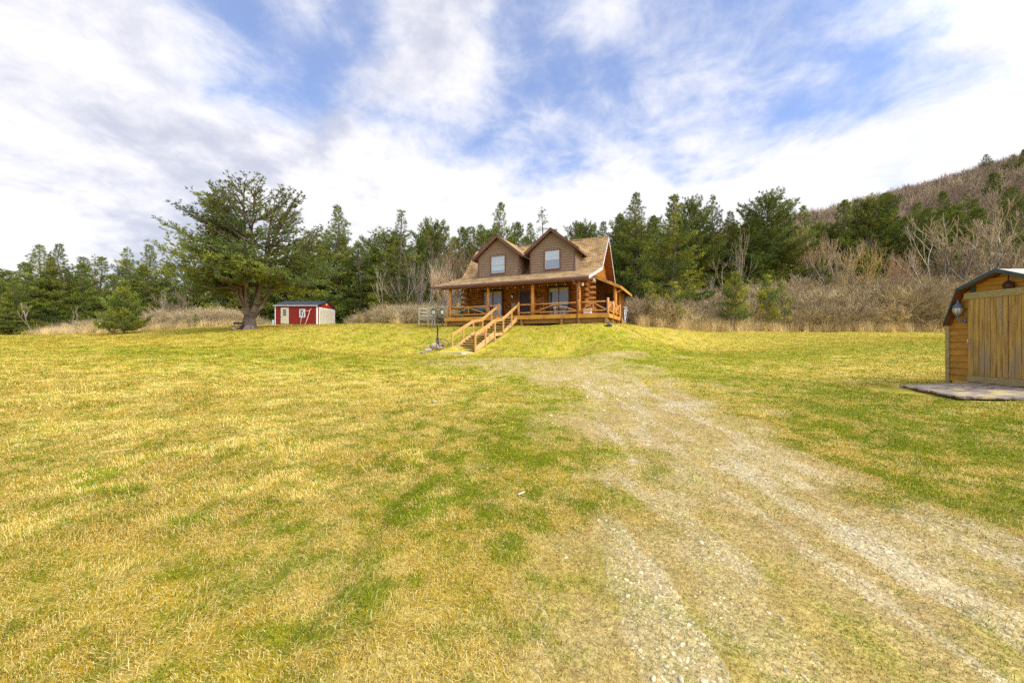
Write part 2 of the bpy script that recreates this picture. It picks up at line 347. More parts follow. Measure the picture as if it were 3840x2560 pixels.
def shingle(name, cols, rows=(1.0, .7)):
    m = bpy.data.materials.new(name); m.use_nodes = True; t = m.node_tree; n = t.nodes; l = t.links
    b = n['Principled BSDF']; b.inputs['Roughness'].default_value = .92; b.inputs['Specular IOR Level'].default_value = .15
    tcn = n.new('ShaderNodeTexCoord'); sp = n.new('ShaderNodeSeparateXYZ'); l.new(tcn.outputs['Object'], sp.inputs[0])
    a1 = n.new('ShaderNodeMath'); a1.operation = 'MULTIPLY'; l.new(sp.outputs[1], a1.inputs[0]); a1.inputs[1].default_value = rows[1]
    a2 = n.new('ShaderNodeMath'); a2.operation = 'MULTIPLY_ADD'; l.new(sp.outputs[2], a2.inputs[0]); a2.inputs[1].default_value = rows[0]; l.new(a1.outputs[0], a2.inputs[2])
    cb_ = n.new('ShaderNodeCombineXYZ'); l.new(sp.outputs[0], cb_.inputs[0]); l.new(a2.outputs[0], cb_.inputs[1])
    br = n.new('ShaderNodeTexBrick'); l.new(cb_.outputs[0], br.inputs['Vector'])
    br.inputs['Color1'].default_value = (*cols[0], 1); br.inputs['Color2'].default_value = (*cols[1], 1); br.inputs['Mortar'].default_value = (*cols[2], 1)
    br.inputs['Scale'].default_value = 1; br.inputs['Mortar Size'].default_value = .018; br.inputs['Brick Width'].default_value = .40; br.inputs['Row Height'].default_value = .20; br.inputs['Mortar Smooth'].default_value = .3
    nz = n.new('ShaderNodeTexNoise'); nz.inputs['Scale'].default_value = 1.3; nz.inputs['Detail'].default_value = 8; nz.inputs['Roughness'].default_value = .65; l.new(tcn.outputs['Object'], nz.inputs['Vector'])
    mr = n.new('ShaderNodeMapRange'); mr.inputs[1].default_value = .3; mr.inputs[2].default_value = .7; mr.inputs[3].default_value = .62; mr.inputs[4].default_value = 1.3; l.new(nz.outputs[0], mr.inputs[0])
    vm = n.new('ShaderNodeVectorMath'); vm.operation = 'SCALE'; l.new(br.outputs[0], vm.inputs[0]); l.new(mr.outputs[0], vm.inputs[3])
    l.new(vm.outputs[0], b.inputs['Base Color']); return m
SHING = shingle('tan_shingles', ((.55, .35, .145), (.28, .17, .072), (.10, .065, .035)))

# ---------------------------------------------------------------- terrain
TH = R(24.5); CU, SU = math.cos(TH), math.sin(TH)
HP = Vector(((2278-1920)/F*26.5, 26.5, EYE))             # deck front right corner, at eye height
def HW(u, v, z): return (HP.x+u*CU+v*SU, HP.y-u*SU+v*CU, z)
ctl = []
def cp(x, y, z): ctl.append((x, y, z))
def cpx(px, py, D): cp((px-1920)/F*D, D, relz(py, D))
for x in (-12, -6, -2, 2, 6): cp(x, -8, -1.4)
for x in (-9, -4, 0, 4): cp(x, 1.5, -1.35)
cp(9, 1.5, -1.25)
for x, z in ((-14, -1.05), (-8, -1.2), (-3, -1.3), (2, -1.28), (6, -1.12)): cp(x, 7, z)
for x, y, z in ((10.2, 9, -.97), (8, 7.2, -1.02), (9, 5.5, -1.0), (13, 7, -.9), (14, 11, -.75)): cp(x, y, z)
for x, z in ((-26, -.6), (-16, -.8), (-8, -1.0), (0, -1.08), (8, -.92), (18, -.55), (26, -.35)): cp(x, 14.5, z)
for x, z in ((-45, .15), (-30, -.1), (-20, -.4), (-12, -.55), (4, -.72), (10, -.6), (16, -.4), (24, -.1), (34, .2)): cp(x, 21.5, z)
for u in (-13.2, -10, -6.8, -3.4, 0.2):
    for v, z in ((0, 1.22), (-1.3, .82), (-2.6, .40), (-3.8, -.02), (-5.2, -.34), (-6.6, -.67), (-8.2, -.80)):
        x, y, _ = HW(u, v, 0); cp(x, y, z)
    for v, z in ((3, 1.22), (8, 1.45), (13, 1.9)):
        x, y, _ = HW(u, v, 0); cp(x, y, z)
for a in ((2343, 1216, 30), (2500, 1228, 33), (2600, 1236, 36), (2800, 1238, 38), (3000, 1240, 40), (3300, 1240, 40), (3560, 1241, 40), (3900, 1241, 40),
          (2500, 1290, 26), (2600, 1282, 28), (3000, 1275, 29), (3500, 1268, 29),
          (1500, 1217, 38), (1500, 1262, 30), (1500, 1298, 26), (1240, 1217, 49), (1030, 1217, 49), (935, 1233, 36), (935, 1262, 30), (935, 1295, 25.5),
          (0, 1255, 48), (300, 1252, 47), (500, 1243, 46), (700, 1229, 46), (850, 1222, 46), (500, 1265, 34), (0, 1285, 30), (1640, 1300.5, 24.6)): cpx(*a)
for x, y, z in ((-27, 57, 2.3), (-32, 57, 2.0), (-60, 62, 1.2), (-90, 60, 1.2), (-10, 52, 2.6), (2, 50, 2.6), (16, 50, 2.8), (-45, 75, 1.6), (-10, 75, 3.2), (15, 75, 5.0),
                (28, 50, 3.0), (40, 50, 3.6), (58, 52, 4.2), (36, 62, 6.0), (52, 68, 9.0), (75, 70, 12), (40, 85, 12), (70, 95, 21), (110, 90, 27), (-100, 110, 2), (-40, 120, 3), (10, 120, 8),
                (60, 130, 26), (110, 150, 39), (150, 190, 52), (190, 200, 62), (120, 210, 36), (70, 210, 20), (235, 210, 77), (280, 215, 87), (180, 130, 56), (140, 60, 28), (80, 30, 3), (60, 5, -.6), (250, 100, 80),
                (330, 230, 100), (10, 220, 12), (-100, 220, 3), (-60, 0, -1), (-120, 30, 0), (0, -60, -2), (80, -40, -1), (-80, -60, -2)): cp(x, y, z)
C_ = np.array(ctl); 
def _tps(r2): return np.where(r2 > 1e-9, .5*r2*np.log(np.maximum(r2, 1e-9)), 0)
_s = 40.0; XY = C_[:, :2]/_s
_n = len(C_); _K = _tps(((XY[:, None]-XY[None])**2).sum(-1)); _P = np.c_[np.ones(_n), XY]
_A = np.zeros((_n+3, _n+3)); _A[:_n, :_n] = _K+np.eye(_n)*2e-5; _A[:_n, _n:] = _P; _A[_n:, :_n] = _P.T
_w = np.linalg.solve(_A, np.r_[C_[:, 2], 0, 0, 0])
def tz(x, y, rough=True):
    """ground height (world) at x, y"""
    x = np.atleast_1d(np.asarray(x, float)); y = np.atleast_1d(np.asarray(y, float)); o = np.empty(len(x))
    for i in range(0, len(x), 20000):
        q = np.c_[x[i:i+20000], y[i:i+20000]]/_s
        o[i:i+20000] = _tps(((q[:, None]-XY[None])**2).sum(-1)) @ _w[:_n]+_w[_n]+q @ _w[_n+1:]
    r = np.hypot(x, y); lim = np.where(r > 260, 1.0, 0.0)
    o = np.clip(o, -3, 115)
    if rough: o = o+(nfbm(x*.55, y*.55, 3, 5)-.5)*.10*sst(r, 1, 8)+(nfbm(x*2.3, y*2.3, 3, 9)-.5)*.045-(.035*np.exp(-((x+1.0+.25*(nfbm(x*0+3, y*.5, 2, 4)-.5))/.10)**2)*(y < 9))
    return o+EYE
def gz(x, y): return float(tz([x], [y])[0])

def drive_mask(x, y):
    xc = np.interp(y, [-20, 1.5, 3.3, 4.6, 8, 12.5, 16, 18, 21], [1.2, 1.60, 1.85, 2.15, 2.9, 2.5, 1.5, 1.2, .8])
    hw = np.interp(y, [-20, 1.5, 4.5, 8, 12.5, 16, 18.2, 19.4, 20.4, 21.5], [1.1, 1.15, 1.25, 1.5, 2.0, 4.0, 6.0, 5.0, -1, -9])
    d = (np.abs(x-xc)-hw)/np.interp(y, [0, 16], [.45, 1.6])
    n = nfbm(x*1.3, y*.9, 4, 21)
    m = sst(-d+(n-.5)*3.6, -.55, .7)*(1-.35*sst(y, 10, 17))
    spur = np.exp(-((x-1.1)/.22)**2)*sst(y, 4.2, 5)*(1-sst(y, 7.5, 9))*(nfbm(x*3, y*1.2, 3, 33) > .42)
    pt = np.exp(-(((x+.55)/.25)**2+((y-5.6)/.5)**2))*0
    return np.clip(np.maximum(m, spur), 0, 1), xc
def ground_fields(x, y):
    """dry, gravel, soil fractions and colour"""
    m, xc = drive_mask(x, y)
    tr = .8*np.exp(-((x-xc+.75)/.40)**2)+.8*np.exp(-((x-xc-.55)/.50)**2)+.35*np.exp(-((x-xc-1.35)/.25)**2)
    tr = np.maximum(tr, sst(y, 12, 17)*.75)
    stk = sst(nfbm(x*5.5+.8*nfbm(x, y, 2, 3), y*1.1, 4, 43), .47, .62)*.85+sst(nfbm(x*2.6, y*1.6, 4, 41), .55, .68)*.5
    g = np.clip(m*(.34+.56*tr)*stk, 0, 1)
    soil = m*(.18+.72*sst(nfbm(x*2.2, y*1.3, 4, 51)+.10*tr, .40, .62))
    big = nfbm(x*.22, y*.20, 3, 61); mid = nfbm(x*1.1, y*.9, 4, 71); fine = nfbm(x*5, y*5, 3, 81)
    f2 = nfbm(x*2.6, y*2.4, 3, 77); green = sst(big*.22+mid*.16+f2*.30+(fine-.5)*1.0+.12, .30, .72)*.72
    # greener ground: rut on the left, both sides of the drive, toe of the bank, top edge of the lawn
    rut = np.exp(-((x+1.0+.5*(nfbm(y*.7, y*.7, 3, 19)-.5))/.16)**2)*sst(y, .6, 1.5)*(1-sst(y, 8, 12))*.45*sst(nfbm(x*2, y*1.4, 3, 29), .38, .6)
    side = np.exp(-((x-xc+2.1)/.9)**2)*sst(y, 2.2, 5)*(1-sst(y, 13, 17))*.42+np.exp(-((x-xc-3.4)/1.6)**2)*sst(y, 2.5, 5)*(1-sst(y, 17, 20))*.55
    toe = np.exp(-((y-17-.10*np.abs(x))/4.0)**2)*.34*(.5+mid)
    lf = sst(-x, 0.2, 2.5)*(1-sst(y, 9, 14))
    green = np.clip(green*(1-.50*lf)+rut+side*(.4+mid)+toe-.25*sst(-x, 12, 30)*(big < .6), 0, 1)*(1-.45*soil)
    hv = sst(-((x-HP.x)*SU+(y-HP.y)*CU), 0, 1)*(1-sst(-((x-HP.x)*SU+(y-HP.y)*CU), 5.5, 7))*(np.abs(x) < 14)*(y > 18)
    green = np.clip(green+hv*.35*(mid), 0, 1)
    dryc = np.array([.56, .40, .045]); drp = np.array([.68, .51, .13]); grc = np.array([.29, .29, .006]); grd = np.array([.17, .20, .005])
    soc = np.array([.46, .325, .125]); grv = np.array([.56, .46, .27])
    k = sst(nfbm(x*2.7, y*2.7, 3, 91), .35, .7)[:, None]
    far = sst(y, 12, 24)[:, None]
    dry = (dryc*(1-k)+drp*k)*(1-far)+far*(np.array([.50, .365, .040])*(1-k*.6)+drp*k*.5)
    gg = grc*(1-.45*k)+grd*.45*k
    c = dry*(1-green[:, None])+gg*green[:, None]
    mm = .72*m[:, None]*(1-green[:, None]*.55); c = c*(1-mm)+np.array([.40, .295, .095])*mm
    sd = soil[:, None]; c = c*(1-.9*sd)+soc*.9*sd
    gr = np.clip(g, 0, 1)[:, None]
    gr = gr*(1-.55*sst(y, 7, 16))[:, None]; c = c*(1-.6*gr)+grv*.6*gr
    # needles under the big pine
    nd_ = np.exp(-(((x+24.4)/3.6)**2+((y-36.0)/2.0)**2))*sst(mid, .3, .6)*.75
    c = c*(1-nd_[:, None])+np.array([.36, .155, .04])*nd_[:, None]
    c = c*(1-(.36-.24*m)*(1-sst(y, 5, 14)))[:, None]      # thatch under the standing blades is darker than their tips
    return c, m, g, green, soil

def lawn_edge(px):          # distance at which the mown lawn ends, by direction (photo x)
    return np.interp(px, [-3000, -800, 0, 500, 850, 1030, 1250, 1500, 1700, 2330, 2400, 2600, 2800, 3000, 3600, 4200, 6000], [60, 52, 48, 46, 47, 57.5, 57.5, 41, 46, 44, 32.5, 36, 38, 40.2, 40.2, 41, 46])
def in_lawn(x, y):
    px = 1920+F*x/np.maximum(y, .5); e = lawn_edge(px); e = e+(nfbm(x*.5, y*.5, 3, 8)-.5)*1.6
    return (y < e)
rad = np.concatenate([[.03, .1], np.geomspace(.25, 60, 400), np.geomspace(62, 420, 90), [700, 1400, 2500]])
ang = np.concatenate([np.radians(np.linspace(-180, -64, 60)[:-1]), np.radians(np.linspace(-64, 64, 640)), np.radians(np.linspace(64, 180, 60)[1:-1])])
RR, AA = np.meshgrid(rad, ang, indexing='ij'); gx = (RR*np.sin(AA)).ravel(); gy = (RR*np.cos(AA)).ravel()
gzv = tz(gx, gy)
gc, gm, gg_, ggr, gso = ground_fields(gx, gy)
il = in_lawn(gx, gy)
wood = np.array([.155, .105, .068]); wv = nfbm(gx*.15, gy*.15, 4, 15)[:, None]
gc = np.where(il[:, None], gc, wood*(.6+.8*wv))
nr, na = len(rad), len(ang)
ii = np.arange(nr-1)[:, None]*na; jj = np.arange(na)[None]; j2 = (jj+1) % na
quads = np.stack([ii+jj, ii+j2, ii+na+j2, ii+na+jj], -1).reshape(-1, 4)[:, ::-1]
fl = il[quads].mean(1) > .5; fd = (gm[quads].mean(1) > .45) & (gy[quads].mean(1) < 24) & fl
GV = np.c_[gx, gy, gzv]
def submesh(name, q, **props):
    idx, inv = np.unique(q, return_inverse=True)
    me = newmesh(name, GV[idx], inv.reshape(q.shape), [GROUND], attr={'tint': gc[idx]}, smooth=True)
    return link(name, me, **props)
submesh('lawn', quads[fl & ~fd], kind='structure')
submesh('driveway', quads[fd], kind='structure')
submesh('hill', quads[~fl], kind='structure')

# ---------------------------------------------------------------- grass blades, pebbles
def blades(name, n, sampler, hfun, wfun, colfun, upf, mat_, **props):
    x, y = sampler(n); ok = np.ones(len(x), bool)
    z = tz(x, y); n = len(x)
    h = hfun(x, y); w = wfun(x, y); c = colfun(x, y); up = upf(x, y)
    az = (nfbm(x*1.7, y*1.7, 3, 131)*9+RNG.normal(size=n)*.75) if 'flow' else 0; d = np.c_[np.cos(az), np.sin(az), np.zeros(n)]
    s = np.c_[-np.sin(az), np.cos(az), np.zeros(n)]*w[:, None]*.5
    p = np.c_[x, y, z-.008]; U = np.c_[np.zeros(n), np.zeros(n), np.ones(n)]
    m1 = p+d*(h*.45*(1-up))[:, None]+U*(h*(.35+.25*up))[:, None]
    m2 = p+d*(h*(1-.75*up))[:, None]+U*(h*(.12+.85*up))[:, None]
    V = np.stack([p-s, p+s, m1+s*.8, m1-s*.8, m2], 1).reshape(-1, 3)
    b = np.arange(n)[:, None]*5
    me = newmesh(name, V, [np.c_[b, b+1, b+2, b+3], np.c_[b+3, b+2, b+4]], [mat_], attr={'tint': np.repeat(c, 5, 0)})
    return link(name, me, **props)
def samp_lawn(n):
    # density falls with distance squared
    u = RNG.random(n); D = np.where(u < .147, np.sqrt(.64+8.36*RNG.random(n)), 3.0*(44/3.0)**RNG.random(n))
    x = (RNG.random(n)*2-1)*1.45*D; y = D
    m, _ = drive_mask(x, y); c, m, g, green, soil = ground_fields(x, y)
    keep = in_lawn(x, y) & (RNG.random(n) > np.clip(.30*soil+.55*g, 0, .8))
    u_ = (x-HP.x)*CU-(y-HP.y)*SU; v_ = (x-HP.x)*SU+(y-HP.y)*CU
    keep &= ~((u_ > -13.6) & (u_ < .2) & (v_ > .1) & (v_ < 12)) & ~((u_ > -8.6) & (u_ < -6.4) & (v_ < 0) & (v_ > -8)) & ~((x > -31) & (x < -25) & (y > 50)) & ~((x > 9.9) & (x < 14) & (y > 6.4) & (y < 9.1)) & ~((x > 7.8) & (x < 10.2) & (y > 6.5) & (y < 8.6))
    return x[keep], y[keep]
def gcol(x, y):
    c, m, g, green, soil = ground_fields(x, y); n = len(x)
    cl_ = nfbm(x*9, y*9, 2, 141)
    isg = RNG.random(n) < np.clip(green*.95+.10+(cl_-.5)*1.5, .03, .9)*(1-.25*m)
    k = RNG.random((n, 1))**.8; dry = np.array([.64, .46, .06])*(1-k)+np.array([.92, .75, .30])*k
    soilish = np.array([.52, .36, .11])
    dry = np.where((RNG.random(n) < .85*m)[:, None], soilish*(.6+.7*k), dry)
    far = sst(y, 8, 22)[:, None]; dry = dry*(1-far)+(dry*.3+.7*np.array([.52, .38, .05])*(.8+.4*k))*far
    dk_ = (RNG.random(n) < .15)[:, None]; dry = np.where(dk_, np.array([.26, .17, .035])*(.7+.6*k), dry)
    gr = np.array([.09, .15, .005])*(1-k)+np.array([.36, .39, .012])*k
    yl = np.array([.56, .36, .015])*(.7+.5*k); pick = (RNG.random(n) < .30*(1-m))[:, None]
    dry = np.where(pick, yl, dry)
    return np.where(isg[:, None], gr, dry)
def hf(x, y):
    tall = sst(nfbm(x*1.4, y*1.4, 3, 101), .45, .75)*sst(-x, -.5, 1.5)
    m_, _ = drive_mask(x, y); return (.026+.040*RNG.random(len(x))+.085*tall*RNG.random(len(x))**1.3)*(1-.35*m_)*(1+.25*sst(y, 8, 30))
def wf(x, y): return np.maximum(.0028, y*.00115)*(.7+.6*RNG.random(len(x)))
def uf(x, y): return np.clip(RNG.random(len(x))**2.4*1.0, .04, 1)
blades('grass', 1150000, samp_lawn, hf, wf, gcol, uf, BLADE, kind='stuff')

def pebbles():
    n = 260000; u = RNG.random(n)
    D = np.where(u < .168, np.sqrt(1+5.25*RNG.random(n)), 2.5*(20/2.5)**RNG.random(n)); x = (RNG.random(n)*2-1)*1.4*D; y = D
    c, m, g, green, soil = ground_fields(x, y)
    k = RNG.random(n) < np.clip(g*1.0-.05, 0, 1)*(1-.6*sst(y, 6, 14))
    x, y = x[k], y[k]; n = len(x)
    r = (.0045+.008*RNG.random(n)**2.2+.010*(RNG.random(n) < .03))*np.clip(y/4.5, .8, 2.2)
    base_ = []; 
    for j, (zz, rr) in enumerate(((.0, 1.0), (.55, .75))):
        for k_ in range(7): t = 2*math.pi*(k_+.5*j)/7; base_.append((rr*math.cos(t), rr*math.sin(t), zz))
    base_.append((0, 0, .8)); B = np.array(base_)
    f = []
    for k_ in range(7): k2 = (k_+1) % 7; f += [(k_, k2, 7+k_), (k2, 7+k2, 7+k_), (7+k_, 7+k2, 14)]
    f = np.array(f); a = RNG.random(n)*6.28; sx = r*(.8+.6*RNG.random(n)); sy = r*(.6+.4*RNG.random(n)); sz = r*(.5+.4*RNG.random(n))
    j = 1+.25*(RNG.random((n, 15, 3))-.5); q = B[None]*j
    X = q[..., 0]*sx[:, None]; Y = q[..., 1]*sy[:, None]
    V = np.stack([X*np.cos(a)[:, None]-Y*np.sin(a)[:, None]+x[:, None], X*np.sin(a)[:, None]+Y*np.cos(a)[:, None]+y[:, None], q[..., 2]*sz[:, None]*1.3+tz(x, y)[:, None]-.003], -1)
    t = RNG.random((n, 1)); col = np.array([.70, .57, .33])*(.5+.6*t); col = np.where(RNG.random((n, 1)) < .15, np.array([.46, .38, .25])*(.6+.6*t), col)
    me = newmesh('gravel', V.reshape(-1, 3), (f[None]+np.arange(n)[:, None, None]*15).reshape(-1, 3), [PEBBLE], attr={'tint': np.repeat(col, 15, 0)}, smooth=False)
    link('gravel', me, kind='stuff')
pebbles()

# ---------------------------------------------------------------- vegetation generators
def tubes(segs, n=4):
    """segs (m,8): p0 p1 r0 r1 -> verts, quads"""
    s = np.asarray(segs, float); p0 = s[:, :3]; p1 = s[:, 3:6]; d = p1-p0; d = d/np.maximum(np.linalg.norm(d, axis=1), 1e-6)[:, None]
    ref = np.where(np.abs(d[:, 2:3]) < .8, [[0, 0, 1.]], [[1., 0, 0]]); a = np.cross(d, ref); a /= np.linalg.norm(a, axis=1)[:, None]; b = np.cross(d, a)
    t = 2*np.pi*np.arange(n)/n; ring = a[:, None]*np.cos(t)[None, :, None]+b[:, None]*np.sin(t)[None, :, None]
    V = np.concatenate([p0[:, None]+ring*s[:, 6][:, None, None], p1[:, None]+ring*s[:, 7][:, None, None]], 1).reshape(-1, 3)
    k = np.arange(n); k2 = (k+1) % n; q = np.stack([k, k2, n+k2, n+k], 1)[None]+(np.arange(len(s))*2*n)[:, None, None]
    return V, q.reshape(-1, 4)
def unit(v): return v/np.maximum(np.linalg.norm(v, axis=-1, keepdims=True), 1e-9)
def needle_mesh(name, pos, dr, size, tint, n=12, w=.12, g=None):
    """tufts: n slim needle bunches fanned out from each twig end"""
    g = g or RNG; m = len(pos)
    dv = unit(dr[:, None]*.8+g.normal(size=(m, n, 3))*np.array([.62, .62, .42])+np.array([0, 0, .22]))
    ln = size[:, None]*(.7+.6*g.random((m, n))); sd = unit(np.cross(dv, g.normal(size=(m, n, 3))))*(ln*w)[..., None]
    p = pos[:, None]; V = np.stack([np.broadcast_to(p, dv.shape), p+dv*(ln*.62)[..., None]+sd*.5, p+dv*ln[..., None], p+dv*(ln*.55)[..., None]-sd*.5], 2).reshape(-1, 3)
    q = np.arange(m*n*4).reshape(-1, 4); c = np.repeat(tint, n*4, 0)*(np.repeat(.75+.5*g.random(m*n), 4)[:, None])
    return newmesh(name, V, q, [NEEDLE], attr={'tint': c})
DKG = np.array([.085, .125, .020]); MDG = np.array([.175, .21, .026]); YLG = np.array([.38, .34, .030]); BLG = np.array([.14, .19, .055])
def pine(seed, H=14, Rc=4.0, base=.12, shape='cone', whorl=.55, per=5, tuft=.26, up=45, low=-4, sec=1.0, gap=.0, trunk_r=.2, warm=.25, skip=0, sp=.20, stems=None, lum=1.0):
    g = np.random.default_rng(seed); r = random.Random(seed); seg = []; tp = []; td = []; tt = []; ts = []
    stems = stems or [[(0, 0, 0), (r.uniform(-.02, .02)*H, r.uniform(-.02, .02)*H, H)]]
    for st in stems:
        st = [np.array(p, float) for p in st]; pts = [st[0]]
        for a, b in zip(st[:-1], st[1:]):
            for k in range(1, 7): pts.append(a+(b-a)*k/6+(g.normal(size=3)*.012*np.linalg.norm(b-a)*(k < 6)))
        tot_ = len(pts)-1
        for k in range(tot_):
            f0, f1 = k/tot_, (k+1)/tot_; seg.append((*pts[k], *pts[k+1], trunk_r*(1-f0)**.8+.015, trunk_r*(1-f1)**.8+.015))
        top = pts[-1][2]; zb = base*H; zz = max(zb, st[0][2]+.1); az0 = r.random()*6
        while zz < top-.15:
            t = (zz-zb)/(top-zb) if top > zb else 1
            k = np.searchsorted([p[2] for p in pts], zz); k = min(max(k, 1), tot_); a, b = pts[k-1], pts[k]; f = (zz-a[2])/max(b[2]-a[2], 1e-3); o = a+(b-a)*f
            if shape == 'cone': pr = (1-t)**1.05*1.08+.04
            elif shape == 'round': pr = (math.sin(math.pi*min(1, .25+.70*t)))**.7+.04
            else: pr = min(1, 1.15*(1-t)**.80)*(.78+.22*math.sin(9*t+seed))
            nb = per if t < .85 else max(3, per-1)
            for j in range(nb):
                if r.random() < skip: continue
                az = az0+6.283*j/nb+r.uniform(-.35, .35); Lb = Rc*pr*r.uniform(.62, 1.12)*(1.2 if r.random() < .08 else 1)
                if Lb < .25: Lb = .25
                el = R(low+(up-low)*t**1.3+r.uniform(-8, 8)); dh = np.array([math.cos(az), math.sin(az), 0]); nsg = 5
                bp = [o]; cur = r.uniform(.05, .22)*(1 if t > .25 else .7); sag = -.10*Lb*(1-t)
                for s in range(1, nsg+1):
                    q = s/nsg; bp.append(o+dh*Lb*q*math.cos(el)+np.array([0, 0, Lb*q*math.sin(el)+cur*Lb*q*q*.8+sag*math.sin(q*2.6)])+g.normal(size=3)*.02*Lb*(s < nsg))
                br = max(.012, .020*Lb)*(1.0 if trunk_r > .12 else .7)
                for s in range(nsg): seg.append((*bp[s], *bp[s+1], br*(1-s/nsg)+.006, br*(1-(s+1)/nsg)+.006))
                tint = MDG*(1-warm)+(YLG*warm if r.random() < .6 else BLG*warm); w_ = r.random(); tint = tint*(.62+.6*w_) if r.random() > .25 else DKG*(.8+.6*w_)
                tint = tint*(1.0+.0*t)
                ns = max(2, int(Lb*2.7*sec))
                for s in range(ns):
                    q = .24+.76*(s+.5)/ns; kk = min(int(q*nsg), nsg-1); p = bp[kk]+(bp[kk+1]-bp[kk])*(q*nsg-kk); ax = unit(bp[kk+1]-bp[kk])
                    sl_ = Lb*(.42*(1-.65*q))*r.uniform(.6, 1.2)+.12; sgn = 1 if s % 2 else -1
                    sdv = unit(ax*.75+np.cross([0, 0, 1.], ax)*sgn*r.uniform(.5, 1.1)+np.array([0, 0, r.uniform(-.05, .30)])); e = p+sdv*sl_
                    seg.append((*p, *e, .009, .005)); m_ = max(1, int(sl_/sp))
                    for u in range(m_):
                        if r.random() < gap: continue
                        f = (u+1)/m_; tp.append(p+(e-p)*f+g.normal(size=3)*np.array([.10, .10, .035])); td.append(sdv); tt.append(tint*(.85+.3*r.random())); ts.append(tuft*(.8+.4*r.random()))
                tp.append(bp[-1]); td.append(unit(bp[-1]-bp[-2])); tt.append(tint*1.15); ts.append(tuft)
            zz += whorl*r.uniform(.75, 1.25)*(1 if t < .8 else .7); az0 += r.random()*2
        tp.append(pts[-1]); td.append(np.array([0, 0, 1.])); tt.append(MDG); ts.append(tuft)
    H = max(p[2] for p in tp)+tuft*.6
    V, Q = tubes(seg, 5); me_t = newmesh('trunk_%d' % seed, V, Q, [BARK], smooth=True)
    me_c = needle_mesh('crown_%d' % seed, np.array(tp), np.array(td), np.array(ts), np.array(tt)*lum, g=g)
    return me_t, me_c, H
def bare(seed, H=9, r0=.10, spread=.5, depth=5, stems=1, up=.25, mat_=None, twig=.010, nch=(2, 4), lean=.06, minl=.30, trunkf=.32, kids=3):
    g = np.random.default_rng(seed); r = random.Random(seed); seg = []
    def grow(p, d, Ln, rad, dep):
        k = 3 if dep > 2 else 2; q = p; pts = [p]
        for i in range(k):
            d = unit(d+g.normal(size=3)*.10+np.array([0, 0, .04])); n_ = q+d*Ln/k
            a, b = rad*(1-.35*i/k), rad*(1-.35*(i+1)/k); seg.append((*q, *n_, max(a, twig*.6), max(b, twig*.55))); q = n_; pts.append(q)
        if dep == 0 or Ln < minl: return
        for j in range(r.randint(*nch)+kids-3):
            s = r.uniform(.35, 1.0) if j else 1.0; kk = min(int(s*k), k-1); o = pts[kk]+(pts[kk+1]-pts[kk])*(s*k-kk) if s < 1 else pts[-1]
            sp_ = spread*(1 if j else .45); nd_ = unit(d+g.normal(size=3)*sp_+np.array([0, 0, up])); grow(o, nd_, Ln*r.uniform(.58, .85), rad*(.62 if j else .72), dep-1)
    for s in range(stems):
        a = r.random()*6.28; o = np.array([math.cos(a), math.sin(a), 0])*(.12*(stems > 1)*r.random()*stems**.5)
        d = unit(np.array([math.cos(a)*lean*(1+stems*.8), math.sin(a)*lean*(1+stems*.8), 1]))
        grow(o-np.array([0, 0, .1]), d, H*trunkf*r.uniform(.85, 1.1), r0*r.uniform(.7, 1.1), depth)
    seg = np.array(seg); zmax = seg[:, 5].max(); f = H/zmax; seg[:, :6] *= f
    big = seg[:, 6] > .022
    return seg, big, H
def bare_meshes(seed, mat_, tcol, **k):
    seg, big, H = bare(seed, **k); V, Q = tubes(seg[big], 5); mt = newmesh('trunk_b%d' % seed, V, Q, [mat_], smooth=True)
    V, Q = tubes(seg[~big], 3); g = np.random.default_rng(seed); c = np.repeat(np.array(tcol)*(.7+.6*g.random((len(seg[~big]), 1))), 6, 0)
    mc = newmesh('crown_b%d' % seed, V, Q, [TWIG], attr={'tint': c}); return mt, mc, H

def plant(name, label, cat, protos, x, y, h, rz=None, group=None, wf_=1.0, z=None, sink=.1):
    mt, mc, H = protos; t = thing(name, label, cat, (x, y, (gz(x, y) if z is None else z)-sink), rnd.random()*6.28 if rz is None else rz, group)
    s = h/H; t.scale = (s*wf_, s*wf_, s)
    link('trunk', mt, t); link('crown', mc, t); return t

PW = pine(101, 15, 5.4, .05, 'cone', .55, 6, .36, 38, -6, 1.2)           # broad white pine
PL = pine(102, 14, 4.6, .08, 'layer', .66, 5, .36, 36, -8, 1.15, skip=.08)   # layered with gaps
PT = pine(103, 15, 3.6, .12, 'cone', .55, 5, .30, 40, -12, 1.0, gap=.12, warm=.35)   # slim, sparse
PS = pine(104, 13, 2.8, .20, 'layer', .62, 4, .28, 38, -10, .9, gap=.35, skip=.12, warm=.5, trunk_r=.14)   # thin, nearly bare
PR = pine(105, 13, 5.0, .08, 'round', .52, 5, .36, 50, 0, 1.15)           # round headed
PD = pine(106, 12, 4.4, .05, 'layer', .48, 6, .38, 50, -2, 1.15, warm=.12)  # dense dark
PX = pine(107, 14, 4.6, .10, 'cone', .60, 5, .38, 58, -4, 1.1, warm=.4, skip=.06)
YA = pine(121, 4.6, 2.9, .10, 'cone', .26, 7, .24, 55, 10, 2.0, warm=.35, trunk_r=.09, sp=.15, lum=1.15)   # young bushy
YB = pine(122, 4.0, 1.7, .22, 'layer', .28, 6, .22, 55, 12, 2.2, warm=.6, trunk_r=.05, sp=.13, lum=1.35)  # young open
YC = pine(123, 3.6, 1.3, .22, 'layer', .34, 5, .20, 52, 12, 2.0, warm=.6, gap=.05, trunk_r=.04, sp=.13, lum=1.35)

